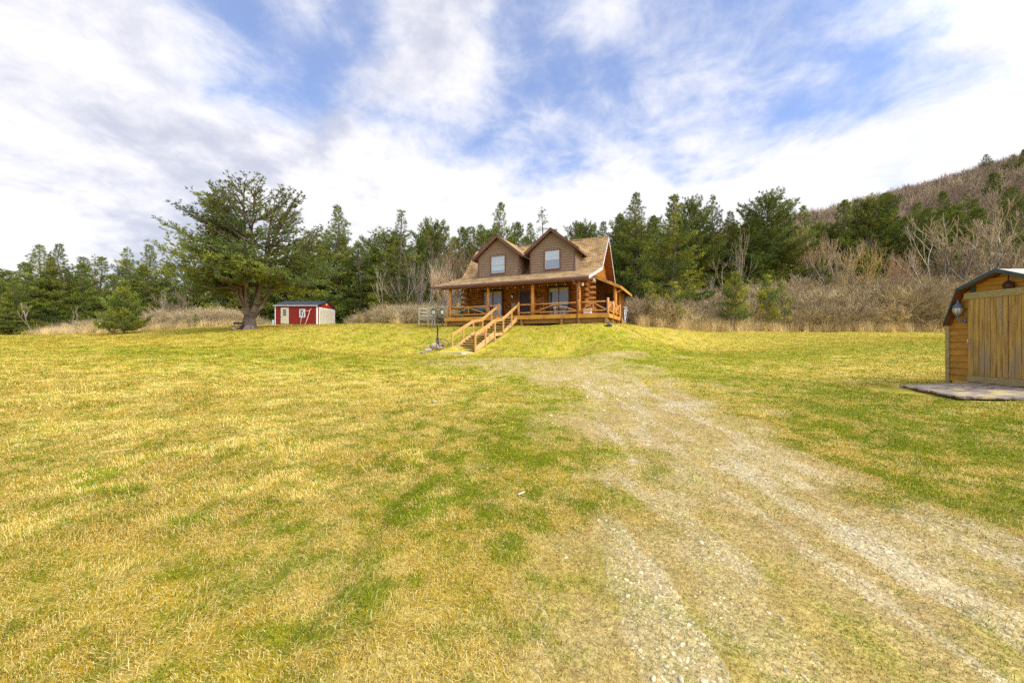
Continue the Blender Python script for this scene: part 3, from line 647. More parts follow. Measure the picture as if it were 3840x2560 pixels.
PPROT = {'W': PW, 'L': PL, 'T': PT, 'S': PS, 'R': PR, 'D': PD, 'X': PX, 'a': YA, 'b': YB, 'c': YC}
def pines(rows, group=None):
    for px, top, D, kind, wf_, label in rows:
        if D >= 80:            # on the hill: stand it where its full height just reaches the top seen in the photo
            want = 12.0; best = None
            for q in np.linspace(70, 215, 60):
                h_ = EYE+relz(top, q)-gz((px-1920)/F*q, q)
                if best is None or abs(h_-want) < best[0]: best = (abs(h_-want), q)
            D = best[1]
        x = (px-1920)/F*D; g_ = gz(x, D); h = EYE+relz(top, D)-g_+.1
        plant('pine_tree' if kind not in 'abc' else 'young_pine', label, 'tree', PPROT[kind], x, D, h, group=group, wf_=wf_)
# left of the old pine
pines([
 (143, 915, 50, 'W', .90, 'left one of the twin tall pines at the far left of the treeline'),
 (222, 912, 51, 'W', .85, 'right one of the twin tall pines at the far left of the treeline'),
 (-30, 1010, 49, 'D', .9, 'pine cut by the left edge of the photo above the brush'),
 (60, 1040, 47, 'W', .9, 'low wide pine in front of the twin pines at the far left'),
 (366, 955, 60, 'S', 1.0, 'thin sparse pine top standing between the twin pines and the clump right of them'),
 (312, 985, 52, 'D', .8, 'short dark pine just right of the twin tall pines'),
 (482, 926, 56, 'L', .9, 'tall layered pine behind the bushy young pine on the left'),
 (556, 914, 58, 'W', .8, 'pine rising just right of the layered one behind the young pine on the left'),
 (420, 1030, 54, 'D', 1.0, 'low pine filling the gap behind the bushy young pine on the left'),
 (640, 985, 60, 'D', 1.0, 'pine seen under the long left limbs of the old pine'),
 (720, 1000, 62, 'W', 1.0, 'pine standing behind the left limbs of the old pine near its crown'),
])
pines([(820+60*i, 960+12*(i % 3), 63+i, 'DWR'[i % 3], 1.0, 'dark pine behind the old pine, '+w) for i, w in enumerate(('left of its trunk by two metres', 'just left of its trunk', 'right behind its trunk', 'just right of its trunk', 'above the left end of the garage'))], 'pines behind the old pine')
pines([
 (1268, 768, 61.5, 'W', .85, 'tall full pine directly behind the white roll-up door of the red garage'),
 (1195, 905, 64, 'D', .9, 'pine showing between the old pine and the tall pine behind the red garage'),
 (1350, 880, 60, 'L', .9, 'pine on the right shoulder of the tall pine behind the red garage'),
 (1405, 930, 63, 'D', .8, 'darker pine in the gap between the garage pine and the sparse tall pine'),
 (1497, 790, 54, 'T', 1.25, 'tall slim sparse pine midway between the red garage and the log cabin'),
 (1440, 945, 58, 'S', 1.0, 'thin pine close left of the tall slim sparse pine'),
 (1575, 900, 62, 'X', .8, 'pine right of the tall slim sparse pine, paler green'),
 (1618, 815, 60, 'R', .75, 'pine with a narrow round head above the weathered platform'),
 (1668, 822, 61, 'L', .75, 'pine above the left end of the cabin roof'),
 (1735, 850, 64, 'D', .8, 'dark pine behind the reddish bare tree left of the cabin'),
 (1800, 840, 63, 'W', .8, 'pine behind the left slope of the left dormer'),
 (1880, 758, 60, 'X', .75, 'tallest pine behind the left dormer of the cabin'),
 (1945, 832, 62, 'D', .8, 'pine behind the dip between the two dormers'),
 (2034, 782, 58, 'S', 1.1, 'thin see-through pine behind the right dormer peak'),
 (1990, 835, 64, 'W', .7, 'pine left of the see-through one behind the right dormer'),
 (2120, 885, 62, 'X', .8, 'low pine behind the cabin ridge just right of the right dormer'),
 (2190, 822, 58, 'R', .7, 'pine behind the middle of the cabin ridge'),
 (2260, 830, 61, 'W', .8, 'pine behind the right end of the cabin ridge'),
 (2382, 722, 56, 'W', .78, 'tall pine just right of the cabin gable, first of the tall ones there'),
 (2330, 800, 62, 'D', .8, 'dark pine behind the gable end of the cabin'),
 (2445, 810, 60, 'D', .8, 'pine filling the notch right of the first tall pine by the gable'),
 (2523, 732, 43, 'X', 1.0, 'near pine with a bare pale trunk and long low branches right of the cabin'),
 (2590, 735, 60, 'R', .8, 'tall pine right behind the pale-trunked pine beside the cabin'),
 (2668, 728, 61, 'L', .8, 'tall dark pine between the pale-trunked pine and the white birch'),
 (2740, 790, 60, 'W', .8, 'pine behind the white birch, on its left'),
 (2884, 712, 60, 'R', .95, 'tall broad pine just right of the white birch'),
 (2830, 850, 58, 'D', .8, 'low pine right behind the white birch'),
 (2960, 800, 62, 'W', .75, 'pine on the right side of the tall broad pine by the birch'),
 (3010, 772, 63, 'X', .8, 'pale green pine at the foot of the bare hillside'),
 (3075, 900, 60, 'D', .8, 'low pine between the pale green pine and the dense clump on the right'),
 (3165, 752, 66, 'D', .9, 'left pine of the dense clump at the foot of the hill'),
 (3222, 740, 68, 'L', .9, 'second pine of the dense clump at the foot of the hill'),
 (3275, 732, 66, 'R', .9, 'middle pine of the dense clump at the foot of the hill'),
 (3328, 722, 68, 'D', .85, 'tallest pine of the dense clump at the foot of the hill'),
 (3230, 900, 62, 'D', 1.0, 'lower pine in front of the dense clump, behind the orange-budded bare tree'),
 (3330, 880, 63, 'W', .9, 'lower right pine in front of the dense clump at the foot of the hill'),
 (3395, 860, 70, 'D', .9, 'pine between the dense clump and the tall pale bare tree'),
 (3445, 760, 80, 'W', .9, 'pine upslope right of the dense clump'),
 (3540, 716, 90, 'D', .9, 'dark pine halfway up the hillside, left one of a pair'),
 (3612, 722, 92, 'L', .9, 'dark pine halfway up the hillside, right one of a pair'),
 (3500, 880, 75, 'D', 1.0, 'pine behind the tall pale bare tree left of the shed'),
 (3600, 850, 78, 'W', 1.0, 'pine behind the fan-shaped bare tree'),
 (3690, 860, 80, 'D', 1.0, 'pine just right of the fan-shaped bare tree'),
 (3700, 578, 170, 'W', 1.1, 'big lone pine on the skyline of the hill'),
 (3722, 648, 140, 'D', 1.2, 'big dark pine on the hillside just below the skyline pine'),
 (3795, 580, 175, 'L', 1.0, 'skyline pine right of the big lone one'),
 (3838, 560, 178, 'D', 1.0, 'skyline pine cut by the right edge of the photo'),
 (3800, 700, 120, 'W', 1.1, 'hillside pine near the right edge, below the skyline'),
 (3770, 800, 95, 'D', 1.0, 'pine on the hill above the roof of the near shed'),
 (3850, 790, 98, 'L', 1.0, 'pine at the right edge on the hill above the near shed'),
 (3660, 745, 112, 'X', 1.0, 'pine in the middle of the hillside above the fan-shaped bare tree'),
])
pines([
 (466, 1048, 39, 'a', .56, 'bushy young pine standing alone at the edge of the left lawn'),
 (2441, 1052, 33.5, 'c', .62, 'small spindly young pine nearest the cabin wall'),
 (2529, 1055, 34.3, 'b', .68, 'bushy little pine second from the cabin on the right'),
 (2757, 1015, 36.9, 'b', .72, 'widest young pine at the lawn edge right of the cabin'),
 (2876, 1030, 38.2, 'b', .60, 'taller of the two young pines sharing one clump at the lawn edge'),
 (2932, 1048, 38.8, 'c', .65, 'rightmost young pine at the edge of the lawn'),
 (735, 1175, 44, 'c', .8, 'tiny pine sapling in the brush left of the old pine trunk'),
])

USED = set()
LMK = [(-40, 'the left edge of the photo'), (60, 'the low wide pine by the twin pines'), (143, 'the left twin pine'), (222, 'the right twin pine'), (312, 'the short pine beside the twin pines'), (366, 'the thin sparse pine on the left'), (466, 'the bushy young pine'),
 (556, 'the pine right of the layered one on the left'), (640, 'the pine under the old pine limbs'), (720, 'the tiny sapling by the old pine'), (1068, 'the garage entry door'), (1134, 'the garage window'), (1208, 'the garage roll-up door'), (1350, 'the shoulder pine by the garage'), (1437, 'the thin white birch'),
 (1497, 'the slim sparse tall pine'), (1590, 'the pale stemmed birch'), (1640, 'the garden lamp post'), (1690, 'the rusty bare tree'), (1728, 'the reddish bare tree'), (1790, 'the left eave of the left dormer'), (1861, 'the left dormer peak'), (1960, 'the dip between the dormers'), (2065, 'the right dormer peak'), (2140, 'the right eave of the right dormer'), (2200, 'the middle of the ridge'), (2282, 'the ridge end of the cabin'),
 (2330, 'the cabin gable'), (2382, 'the first tall pine by the gable'), (2441, 'the spindly young pine'), (2523, 'the pale-trunked pine'), (2590, 'the tall pine behind the pale-trunked one'), (2668, 'the tall dark pine by the birch'), (2757, 'the widest young pine'), (2804, 'the white forked birch'), (2884, 'the tall broad pine'), (2932, 'the rightmost young pine'), (3010, 'the pale green pine'), (3060, 'the leaning orange-brown tree'),
 (3130, 'the twiggy tree left of the clump'), (3165, 'the left pine of the clump'), (3238, 'the orange-budded tree'), (3328, 'the tallest pine of the clump'), (3372, 'the upright many-stemmed tree'), (3445, 'the pine upslope of the clump'), (3500, 'the tall pale bare tree'), (3550, 'the left eave of the near shed'), (3576, 'the middle twiggy bare tree'), (3605, 'the coach lantern'), (3640, 'the fan-shaped bare tree'), (3690, 'the shed door header'), (3738, 'the shed roof peak'), (3778, 'the frying pan'), (3830, 'the bare tree at the right edge')]
def rows(n, x0, x1, t0, t1, d0, d1, label, group):
    g = random.Random(x0); rw = []
    for i in range(n):
        px = x0+(x1-x0)*(i+g.uniform(.2, .8))/n
        for lx, lm in sorted(LMK, key=lambda q: abs(q[0]-px)):
            rel = 'just left of' if px < lx-14 else ('just right of' if px > lx+14 else 'straight behind')
            if (rel, lm) not in USED: USED.add((rel, lm)); break
        rw.append((px, g.uniform(t0, t1), d0+(d1-d0)*g.random(), g.choice('DDWRLX'), g.uniform(.9, 1.15), 'dark back-row pine '+rel+' '+lm))
    pines(rw, group)
rows(12, -60, 760, 960, 1020, 60, 66, 'dark pine in the low back row filling the left treeline', 'back row of pines on the left')
rows(9, 1080, 1590, 840, 905, 66, 72, 'dark pine in the back row between the garage and the weathered platform', 'back row of pines by the garage')
rows(11, 1600, 2330, 835, 890, 68, 74, 'dark pine low in the back row behind the cabin roof', 'back row of pines behind the cabin')
rows(14, 2330, 3080, 800, 870, 66, 74, 'dark pine low in the back row between the cabin gable and the hill', 'back row of pines right of the cabin')
rows(8, 3100, 3420, 790, 880, 68, 74, 'dark pine low in the row at the foot of the hill', 'row of pines at the foot of the hill')
rows(16, 3400, 3860, 760, 900, 60, 74, 'dark green pine among the bare trees on the lower slope above the near shed', 'pines on the lower slope')

# the old pine with several stems
def old_pine():
    D = 36.0; x = (935-1920)/F*D; z0 = gz(x, D)-.15; H = EYE+relz(640, D)-z0-1.35
    t = thing('pine_tree', 'huge old pine with several stems and long limbs beside the red garage', 'tree', (x, D, z0))
    stems = [[(0, 0, .9), (-.75, .2, 2.9), (-1.3, .5, 7), (-3.0, .6, H*.90)], [(0, 0, .9), (-.15, -.2, 3.0), (-.3, -.3, 8), (-.2, -.5, H)], [(0, 0, .9), (.35, .5, 3.3), (1.0, .9, 8), (1.9, 1.0, H*.97)],
             [(0.1, 0, .9), (.95, -.3, 2.8), (2.2, -.5, 7.4), (4.2, -.7, H*.86)], [(0, 0, .9), (-.55, -.3, 2.6), (-1.2, -.8, 6), (-1.4, -1.6, H*.80)], [(.1, 0, .9), (1.15, .3, 2.6), (3.4, .6, 6.4), (5.6, .5, H*.66)], [(0, 0, 1.6), (.1, -.6, 3.2), (.9, -1.0, 8), (1.3, -1.2, H*.93)], [(0, 0, 1.6), (-.3, -.6, 3.2), (-.9, -1.0, 7), (-1.5, -.4, H*.92)]]
    allV, allQ = [], []; P_, T_, S_, C2 = [], [], [], []
    g = np.random.default_rng(5); r = random.Random(5); seg = []
    # bole
    seg += [(0, 0, -.3, 0, 0, .25, .85, .62), (0, 0, .25, -.02, 0, .9, .62, .54), (-.02, 0, .9, 0, 0, 1.15, .54, .46)]
    for k in range(7): a = k*.9+.3; seg.append((math.cos(a)*.25, math.sin(a)*.25, .45, math.cos(a)*1.0, math.sin(a)*1.0, -.12, .30, .07))
    def tuft(p, d, c, s=.26): P_.append(p); T_.append(d); C2.append(c*(.82+.36*r.random())); S_.append(s*(.8+.4*r.random()))
    def limb(o, az, Lb, el, cur, rad, dens=1.0, hang=0.0):
        dh = np.array([math.cos(az), math.sin(az), 0]); n = 8; bp = [np.array(o, float)]
        for s in range(1, n+1):
            q = s/n; bp.append(np.array(o)+dh*Lb*q*math.cos(el)+np.array([0, 0, Lb*math.sin(el)*q+cur*Lb*q*q-hang*math.sin(q*3)])+g.normal(size=3)*.018*Lb)
        for s in range(n): seg.append((*bp[s], *bp[s+1], rad*(1-s/n)+.012, rad*(1-(s+1)/n)+.012))
        c = (MDG*.95+YLG*.12)*(.65+.5*r.random()) if r.random() > .3 else (DKG*.7+BLG*.4)
        if np.array(o)[2] > H*.6: c = c*.72
        ns = int(Lb*2.6*dens)+2
        for s in range(ns):
            q = .22+.78*(s+.5)/ns; kk = min(int(q*n), n-1); p = bp[kk]+(bp[kk+1]-bp[kk])*(q*n-kk); ax = unit(bp[kk+1]-bp[kk]); sg = 1 if s % 2 else -1
            l2 = min(1.7, Lb*.36*(1.15-.8*q))*r.uniform(.5, 1.25)+.15; sv = unit(ax*.7+np.cross([0, 0, 1.], ax)*sg*r.uniform(.5, 1.1)+np.array([0, 0, r.uniform(-.08, .26)])); e = p+sv*l2
            seg.append((*p, *e, .016, .006)); m_ = max(1, int(l2/.25))
            for u in range(m_):
                f = (u+1)/m_; tuft(p+(e-p)*f+g.normal(size=3)*np.array([.09, .09, .04]), sv, c)
                if u % 2 and l2 > .8:
                    s3 = unit(sv*.6+g.normal(size=3)*.5+np.array([0, 0, .25])); b = p+(e-p)*f; seg.append((*b, *(b+s3*.4), .007, .004)); tuft(b+s3*.25, s3, c); tuft(b+s3*.45, s3, c)
        tuft(bp[-1], unit(bp[-1]-bp[-2]), c)
    for si, st in enumerate(stems):
        pts = [np.array(st[0], float)]
        for a, b in zip(st[:-1], st[1:]):
            a = np.array(a, float); b = np.array(b, float)
            for k in range(1, 6): pts.append(a+(b-a)*k/5+g.normal(size=3)*.05*(k < 5))
        n = len(pts)-1; r0 = (.26, .28, .22, .26, .16, .22, .16, .14)[si]
        for k in range(n): seg.append((*pts[k], *pts[k+1], r0*(1-k/n)**.75+.02, r0*(1-(k+1)/n)**.75+.02))
        zs = [p[2] for p in pts]; zz = 3.9+.6*r.random(); top = pts[-1][2]
        while zz < top-.1:
            k = min(max(int(np.searchsorted(zs, zz)), 1), n); o = pts[k-1]+(pts[k]-pts[k-1])*((zz-zs[k-1])/max(zs[k]-zs[k-1], 1e-3)); t_ = min(1, max(0, (zz-3)/(top-3)))
            for j in range(r.choice((2, 3, 3))):
                az = r.random()*6.283; ox, oy = o[0]-.4, o[1]
                if r.random() < .65: az = math.atan2(oy, ox)+r.uniform(-1.2, 1.2)
                Lb = (3.7*(1-t_)**.5+.8)*r.uniform(.45, 1.1)
                limb(o, az, Lb, R(-6+52*t_**1.2+r.uniform(-10, 10)), r.uniform(.02, .22), .028*Lb+.01)
            zz += .50*r.uniform(.6, 1.5)
    for (z_, Lb, az, el, cur, hg, o) in ((8.0, 6.6, 3.10, 12, .08, .5, -1.4), (8.9, 5.0, 3.3, 24, .10, .1, -1.6), (6.4, 7.2, 3.18, 9, .03, .8, -1.0), (7.2, 6.2, 2.9, 8, .08, .6, -1.2), (5.4, 6.9, 3.05, 8, -.03, .6, -.7), (4.8, 6.2, 3.4, 4, -.04, .4, -.6), (4.2, 6.0, 2.95, 2, -.05, .2, -.5),
                                (10.2, 3.8, 3.1, 32, .10, 0, -1.9), (5.4, 6.6, .1, 3, .02, .4, 1.4), (4.6, 6.4, -.25, -2, -.02, .1, 1.0), (6.2, 5.6, .3, 8, .05, .3, 2.0), (4.0, 5.6, .35, -4, -.02, .1, .8), (5.2, 5.4, 5.2, 2, 0, .3, .5), (6.4, 5.0, 4.0, 8, 0, .3, -.6), (4.4, 5.2, 1.6, 0, 0, 0, 0), (3.7, 4.6, 3.5, -4, -.03, 0, -.3)):
        limb((o, 0, z_), az, Lb, R(el), cur, .035+.011*Lb, 1.15, hg)
    V, Q = tubes(seg, 8); link('trunk', newmesh('old_trunk', V, Q, [BARK], smooth=True), t)
    link('crown', needle_mesh('old_crown', np.array(P_), np.array(T_), np.array(S_), np.array(C2), n=8, w=.19), t)
    # a dead stub snag on the left limb
    return x, D, z0
OPX, OPY, OPZ = old_pine()

# bare trees
TW = (.38, .29, .18); TWR = (.42, .28, .16); TWO = (.42, .29, .10); TWG = (.46, .38, .27)
BA = bare_meshes(201, BARKW, TWG, H=8, r0=.055, spread=.30, depth=5, up=.42, trunkf=.45, nch=(2, 3), lean=.02)
BB = bare_meshes(202, BARKL, TW, H=9, r0=.09, spread=.34, depth=5, stems=5, up=.34, lean=.10)
BC = bare_meshes(203, BARKL, TWO, H=6, r0=.06, spread=.55, depth=5, stems=2, up=.20)
BD = bare_meshes(204, BARKL, TWR, H=9, r0=.06, spread=.38, depth=5, stems=5, up=.45, lean=.07)
BE = bare_meshes(205, BARKW, TWG, H=9, r0=.055, spread=.26, depth=5, up=.62, trunkf=.52, lean=.02, nch=(2, 3))
BF = bare_meshes(206, BARKL, TW, H=6, r0=.06, spread=.5, depth=5, stems=3, up=.25)
BP = {'A': BA, 'B': BB, 'C': BC, 'D': BD, 'E': BE, 'F': BF}
def bares(rows, group=None):
    for px, top, D, k, wf_, label in rows:
        x = (px-1920)/F*D; g_ = gz(x, D); plant('birch_tree' if 'birch' in label else 'bare_tree', label, 'tree', BP[k], x, D, EYE+relz(top, D)-g_+.1, group=group, wf_=wf_)
bares([
 (2804, 858, 44, 'A', 1.0, 'white birch with forked bare top standing before the tall broad pine'),
 (2693, 965, 44, 'E', 1.4, 'slender birch with pale stem left of the white forked birch'),
 (3238, 888, 50, 'C', .8, 'bare tree with orange buds in front of the dense pine clump'),
 (3372, 905, 50, 'D', .75, 'upright many-stemmed bare tree right of the orange-budded one'),
 (3500, 822, 46, 'E', 1.5, 'tall pale bare tree left of the near shed, its trunk reaching the brush edge'),
 (3640, 765, 52, 'B', 1.35, 'great fan-shaped bare tree above the roof corner of the near shed'),
 (3560, 870, 56, 'F', 1.2, 'bare tree between the tall pale one and the fan-shaped one'),
 (3830, 845, 52, 'B', 1.0, 'bare tree at the right edge of the photo above the near shed roof'),
 (3130, 900, 56, 'F', 1.0, 'bare twiggy tree left of the orange-budded one'),
 (3060, 830, 58, 'D', .9, 'orange-brown leaning bare tree at the foot of the hill'),
 (118, 1130, 46, 'E', 1.2, 'thin pale bare sapling in the brush at the far left'),
 (275, 1140, 45, 'E', 1.0, 'thin bare sapling in the brush below the twin pines'),
 (636, 1085, 48, 'A', 1.0, 'bare tree with a pale stem between the young pine and the old pine'),
 (662, 1060, 50, 'F', 1.0, 'grey twiggy bare tree under the left limbs of the old pine'),
 (1437, 1000, 49, 'E', 1.0, 'thin white birch left of the tall slim sparse pine'),
 (1517, 905, 50, 'E', 1.0, 'thin pale birch in front of the tall slim sparse pine'),
 (1590, 930, 47, 'E', 1.3, 'pale stemmed birch behind the weathered platform'),
 (1625, 960, 48, 'A', .9, 'birch right of the pale stemmed one behind the weathered platform'),
 (1728, 872, 50, 'D', 1.35, 'reddish many-stemmed bare tree behind the left end of the porch roof'),
 (1690, 925, 51, 'F', 1.1, 'rusty bare tree close left of the reddish many-stemmed one'),
 (1660, 980, 46, 'D', .9, 'tan bare tree above the weathered platform ramp'),
 (1550, 960, 52, 'B', .8, 'grey bare tree left of the weathered platform'),
 (2600, 1000, 45, 'F', .9, 'low bare tree between the two nearest young pines and the birch'),
])

# ---------------------------------------------------------------- undergrowth (nobody could count it)
def shrub_mesh(seed, H, col, stems, spread):
    seg, big, _ = bare(seed, H=H, r0=.022, spread=spread, depth=4, stems=stems, up=.10, lean=.16, nch=(3, 4), trunkf=.34, minl=.15, twig=.011)
    V, Q = tubes(seg, 3); g = np.random.default_rng(seed); zz = seg[:, 5]/H
    c = np.repeat(np.array(col)*(.55+.75*g.random((len(seg), 1))), 6, 0)
    return newmesh('shrub_%d' % seed, V, Q, [TWIG], attr={'tint': c})
SHC = [(.56, .44, .23), (.47, .36, .17), (.64, .52, .30), (.42, .31, .17), (.58, .42, .17), (.50, .38, .22)]
shr = [shrub_mesh(300+i, 2.6, SHC[i], 9, .62) for i in range(6)]
reed = []
for i in range(2):
    n = 60; g = np.random.default_rng(400+i); a = g.random(n)*6.28; o = np.c_[np.cos(a), np.sin(a)]*(.45*g.random(n)**.5)[:, None]; h = .35+.75*g.random(n)
    d = g.normal(size=(n, 2))*.22; V = np.stack([np.c_[o-[[.008, 0]], np.zeros(n)-.05], np.c_[o+[[.008, 0]], np.zeros(n)-.05], np.c_[o+d*h[:, None], h]], 1).reshape(-1, 3)
    c = np.repeat(np.array([.80, .60, .28])*(.6+.6*g.random((n, 1))), 3, 0); reed.append(newmesh('reed_%d' % i, V, np.arange(3*n).reshape(-1, 3), [TWIG], attr={'tint': c}))
hillt = []
for i in range(5):
    seg, big, _ = bare(500+i, H=9, r0=.09, spread=.45, depth=4, stems=1, up=.28, nch=(3, 4), twig=.035, trunkf=.36)
    V, Q = tubes(seg, 3); g = np.random.default_rng(i); c = np.repeat(np.array([(.36, .265, .17), (.40, .30, .20), (.32, .225, .16), (.44, .33, .20), (.31, .245, .14)][i])*(.7+.6*g.random((len(seg), 1))), 6, 0)
    hillt.append(newmesh('wood_%d' % i, V, Q, [TWIG], attr={'tint': c}))
def scatter(name, meshes, pts, scl, seed, tilt=.12, **props):
    col = bpy.data.collections.new(name+'_kinds')
    for i, m in enumerate(meshes): col.objects.link(bpy.data.objects.new(name+'_kind', m))
    me = newmesh(name+'_points', pts, np.zeros((0, 3), int), [], attr={'scl': scl})
    o = link(name, me, **props); ng = bpy.data.node_groups.new(name, 'GeometryNodeTree')
    ng.interface.new_socket('Geometry', in_out='INPUT', socket_type='NodeSocketGeometry'); ng.interface.new_socket('Geometry', in_out='OUTPUT', socket_type='NodeSocketGeometry')
    n = ng.nodes; l = ng.links; gi = n.new('NodeGroupInput'); go = n.new('NodeGroupOutput')
    ip = n.new('GeometryNodeInstanceOnPoints'); ci = n.new('GeometryNodeCollectionInfo'); ci.inputs[0].default_value = col; ci.inputs[1].default_value = True; ci.inputs[2].default_value = True
    rv = n.new('FunctionNodeRandomValue'); rv.data_type = 'FLOAT_VECTOR'; rv.inputs[0].default_value = (-tilt, -tilt, 0); rv.inputs[1].default_value = (tilt, tilt, 6.283); rv.inputs['Seed'].default_value = seed
    na_ = n.new('GeometryNodeInputNamedAttribute'); na_.data_type = 'FLOAT'; na_.inputs[0].default_value = 'scl'
    l.new(gi.outputs[0], ip.inputs['Points']); l.new(ci.outputs[0], ip.inputs['Instance']); ip.inputs['Pick Instance'].default_value = True
    l.new(rv.outputs[0], ip.inputs['Rotation']); l.new(na_.outputs[0], ip.inputs['Scale']); l.new(ip.outputs[0], go.inputs[0])
    md = o.modifiers.new('scatter', 'NODES'); md.node_group = ng; return o
def field(n, pxr, dr, power=1.0):
    px = pxr[0]+(pxr[1]-pxr[0])*RNG.random(n); e = lawn_edge(px); y = e+dr[0]+(dr[1]-dr[0])*RNG.random(n)**power; x = (px-1920)/F*y
    return px, x, y
# brush belt
px, x, y = field(8500, (-900, 5000), (.6, 46), 1.3)
hs = .45+1.1*nfbm(x*.16, y*.16, 3, 7)+.35*RNG.random(len(x))
wl = np.interp(px, [-900, 900, 1050, 1300, 1700, 2450, 2650, 3000, 3400, 3600, 5000], [.80, .80, .55, .45, 1.1, .9, .95, 1.1, 1.2, 1.2, 1.2]); hs = hs*wl*(.72+.35*sst(y-lawn_edge(px), 0, 5))
k = ~((x > -33) & (x < -23.5) & (y < 59)) & (np.hypot(x-OPX, y-OPY) > 5)
scatter('undergrowth', shr, np.c_[x, y, tz(x, y)-.12][k], hs[k], 3, kind='stuff')
px, x, y = field(7500, (-900, 5000), (-.9, 1.6), 1.3); k = ~((x > -33) & (x < -23.5) & (y < 59)) & ~((px > 1500) & (px < 2345) & (y < 46)) & (np.hypot(x-OPX, y-OPY) > 4)
scatter('dry_grass', reed, np.c_[x, y, tz(x, y)][k], (.45+.75*RNG.random(len(x)))[k]*np.interp(px, [900, 1000, 1600, 2300, 2700], [1, .6, .6, 1, 1.15])[k], 4, kind='stuff')
# bare wood covering the hillside
n = 9000; y = 62+175*RNG.random(n)**.8; px = 2250+2900*RNG.random(n); x = (px-1920)/F*y
z = tz(x, y); k = (z > 9) & ((x > 20) | (y > 90)); x, y, z = x[k], y[k], z[k]
scatter('bare_hillside_wood', hillt, np.c_[x, y, z-.3], (.65+.55*RNG.random(len(x))), 5, .06, kind='stuff')
n = 700; y = 80+60*RNG.random(n); px = -700+3300*RNG.random(n); x = (px-1920)/F*y; z = tz(x, y)
scatter('bare_far_wood', hillt, np.c_[x, y, z-.3], (.5+.3*RNG.random(n)), 6, .06, kind='stuff')

# ---------------------------------------------------------------- log cabin (local axes: x along the front to the right, y inwards, z above eye height)
cabin = thing('log_cabin', 'two storey log cabin with twin dormers and railed porch on a grassy bank', 'cabin', HP, -TH)
WL, WR, WV, WB = -12.55, -1.95, 2.4, 11.35
DZ = 1.97
# log walls
b = MB(); b2 = b; b2e = b
openings = [(-10.95, -9.05, 1.9, 4.32), (-5.08, -3.30, 1.9, 4.32), (-7.72, -6.48, 1.9, 4.22)]
z = DZ+.10; k = 0
b.mi = 0
while z < 5.3:
    long_ = (k % 2 == 0); a = WL-.62 if long_ else WL-.02; c = WR+.60 if long_ else WR+.02
    spans = [(a, c)]
    for (o0, o1, z0, z1) in openings:
        if z0 < z < z1:
            ns = []
            for (s0, s1) in spans:
                if o0 > s0 and o1 < s1: ns += [(s0, o0), (o1, s1)]
                else: ns.append((s0, s1))
            spans = ns
    for s0, s1 in spans: b.log((s0, WV, z), (s1, WV, z), .098 if not long_ else .106, 9, max(2, int((s1-s0)*1.3)+1), .16)
    # side wall logs, half a course up
    y0 = WV-.50 if not long_ else WV; b.log((WR, y0, z+.02), (WR, WB, z+.02), .125 if not long_ else .11, 9, 5, .12)
    b.log((WL, y0, z+.02), (WL, WB, z+.02), .125 if not long_ else .11, 9, 5, .12)
    if long_ and z < 4.5:
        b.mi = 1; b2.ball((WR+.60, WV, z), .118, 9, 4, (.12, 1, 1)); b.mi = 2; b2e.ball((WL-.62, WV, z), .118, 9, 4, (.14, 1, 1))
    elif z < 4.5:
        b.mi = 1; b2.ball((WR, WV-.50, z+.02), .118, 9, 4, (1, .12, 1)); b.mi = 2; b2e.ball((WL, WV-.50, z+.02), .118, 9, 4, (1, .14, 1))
    b.mi = 0; z += .202; k += 1
b.build('log_wall', [LOG, LOGEND, LOGGREY], cabin)
m = MB(); m.box(WL+.05, WR-.05, WV+.05, WB, -.3, DZ); m.box(WL+.12, WR-.12, WV+.08, WB-.1, DZ, 4.6)  # near-black boxes stand in for shade under the house and between the logs
m.build('shade_fill', SHADEBK, cabin)
# roof
EV, EZ, BV, BZ, RV, RZ, KV, KZ = -.42, 4.53, 4.2, 5.93, 6.92, 9.0, 10.3, 5.35
RL, RRt = -14.25, -1.20
th = .13
m = MB()
prof = [(EV, EZ), (BV, BZ), (RV, RZ), (KV+.3, KZ-.33)]
low_ = [(y, zz-th) for y, zz in prof]; low_[2] = (RV, RZ-th*1.4)
for i in range(3):
    m.prism([prof[i], prof[i+1], low_[i+1], low_[i]], 0, RL, RRt)
roof = m.build('roof', SHING, cabin)
m = MB(); m.tube([(RL, RV, RZ+.02), (RRt, RV, RZ+.02)], .05, 6); m.build('ridge_cap', SHING, roof)
for xx, mt_ in ((RRt, WHTRIM), (RL, BRTRIM)):
    m = MB()
    for i in range(3):
        (y0, z0), (y1, z1) = prof[i], prof[i+1]; x0, x1 = (xx, xx+.035) if xx > -5 else (xx-.035, xx)
        m.prism([(y0, z0+.015), (y1, z1+.015), (y1, z1-.22), (y0, z0-.20)], 0, x0, x1)
    m.build('rake_board', mt_, roof)
m = MB()
for i in range(3):
    (y0, z0), (y1, z1) = low_[i], low_[i+1]
    m.prism([(y0, z0-.005), (y1, z1-.005), (y1, z1-.03), (y0, z0-.03)], 0, RL+.01, RRt-.01)
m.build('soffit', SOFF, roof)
m = MB(); m.prism([(EV-.13, EZ-.13), (EV-.13, EZ-.01), (EV-.11, EZ-.01), (EV-.11, EZ-.10), (EV-.02, EZ-.10), (EV-.02, EZ-.13)], 0, RL-.03, RRt)
m.box(RL, RRt, EV-.02, EV+.01, EZ-.22, EZ-.02); m.build('gutter', GUTTER, cabin)
m = MB(); m.tube([(-2.32, EV-.06, EZ-.12), (-2.32, EV-.06, EZ-.26), (-2.14, -.08, EZ-.52), (-2.10, -.06, EZ-.7), (-2.10, -.06, 1.24)], .048, 8); m.build('downspout', GUTTER, cabin)
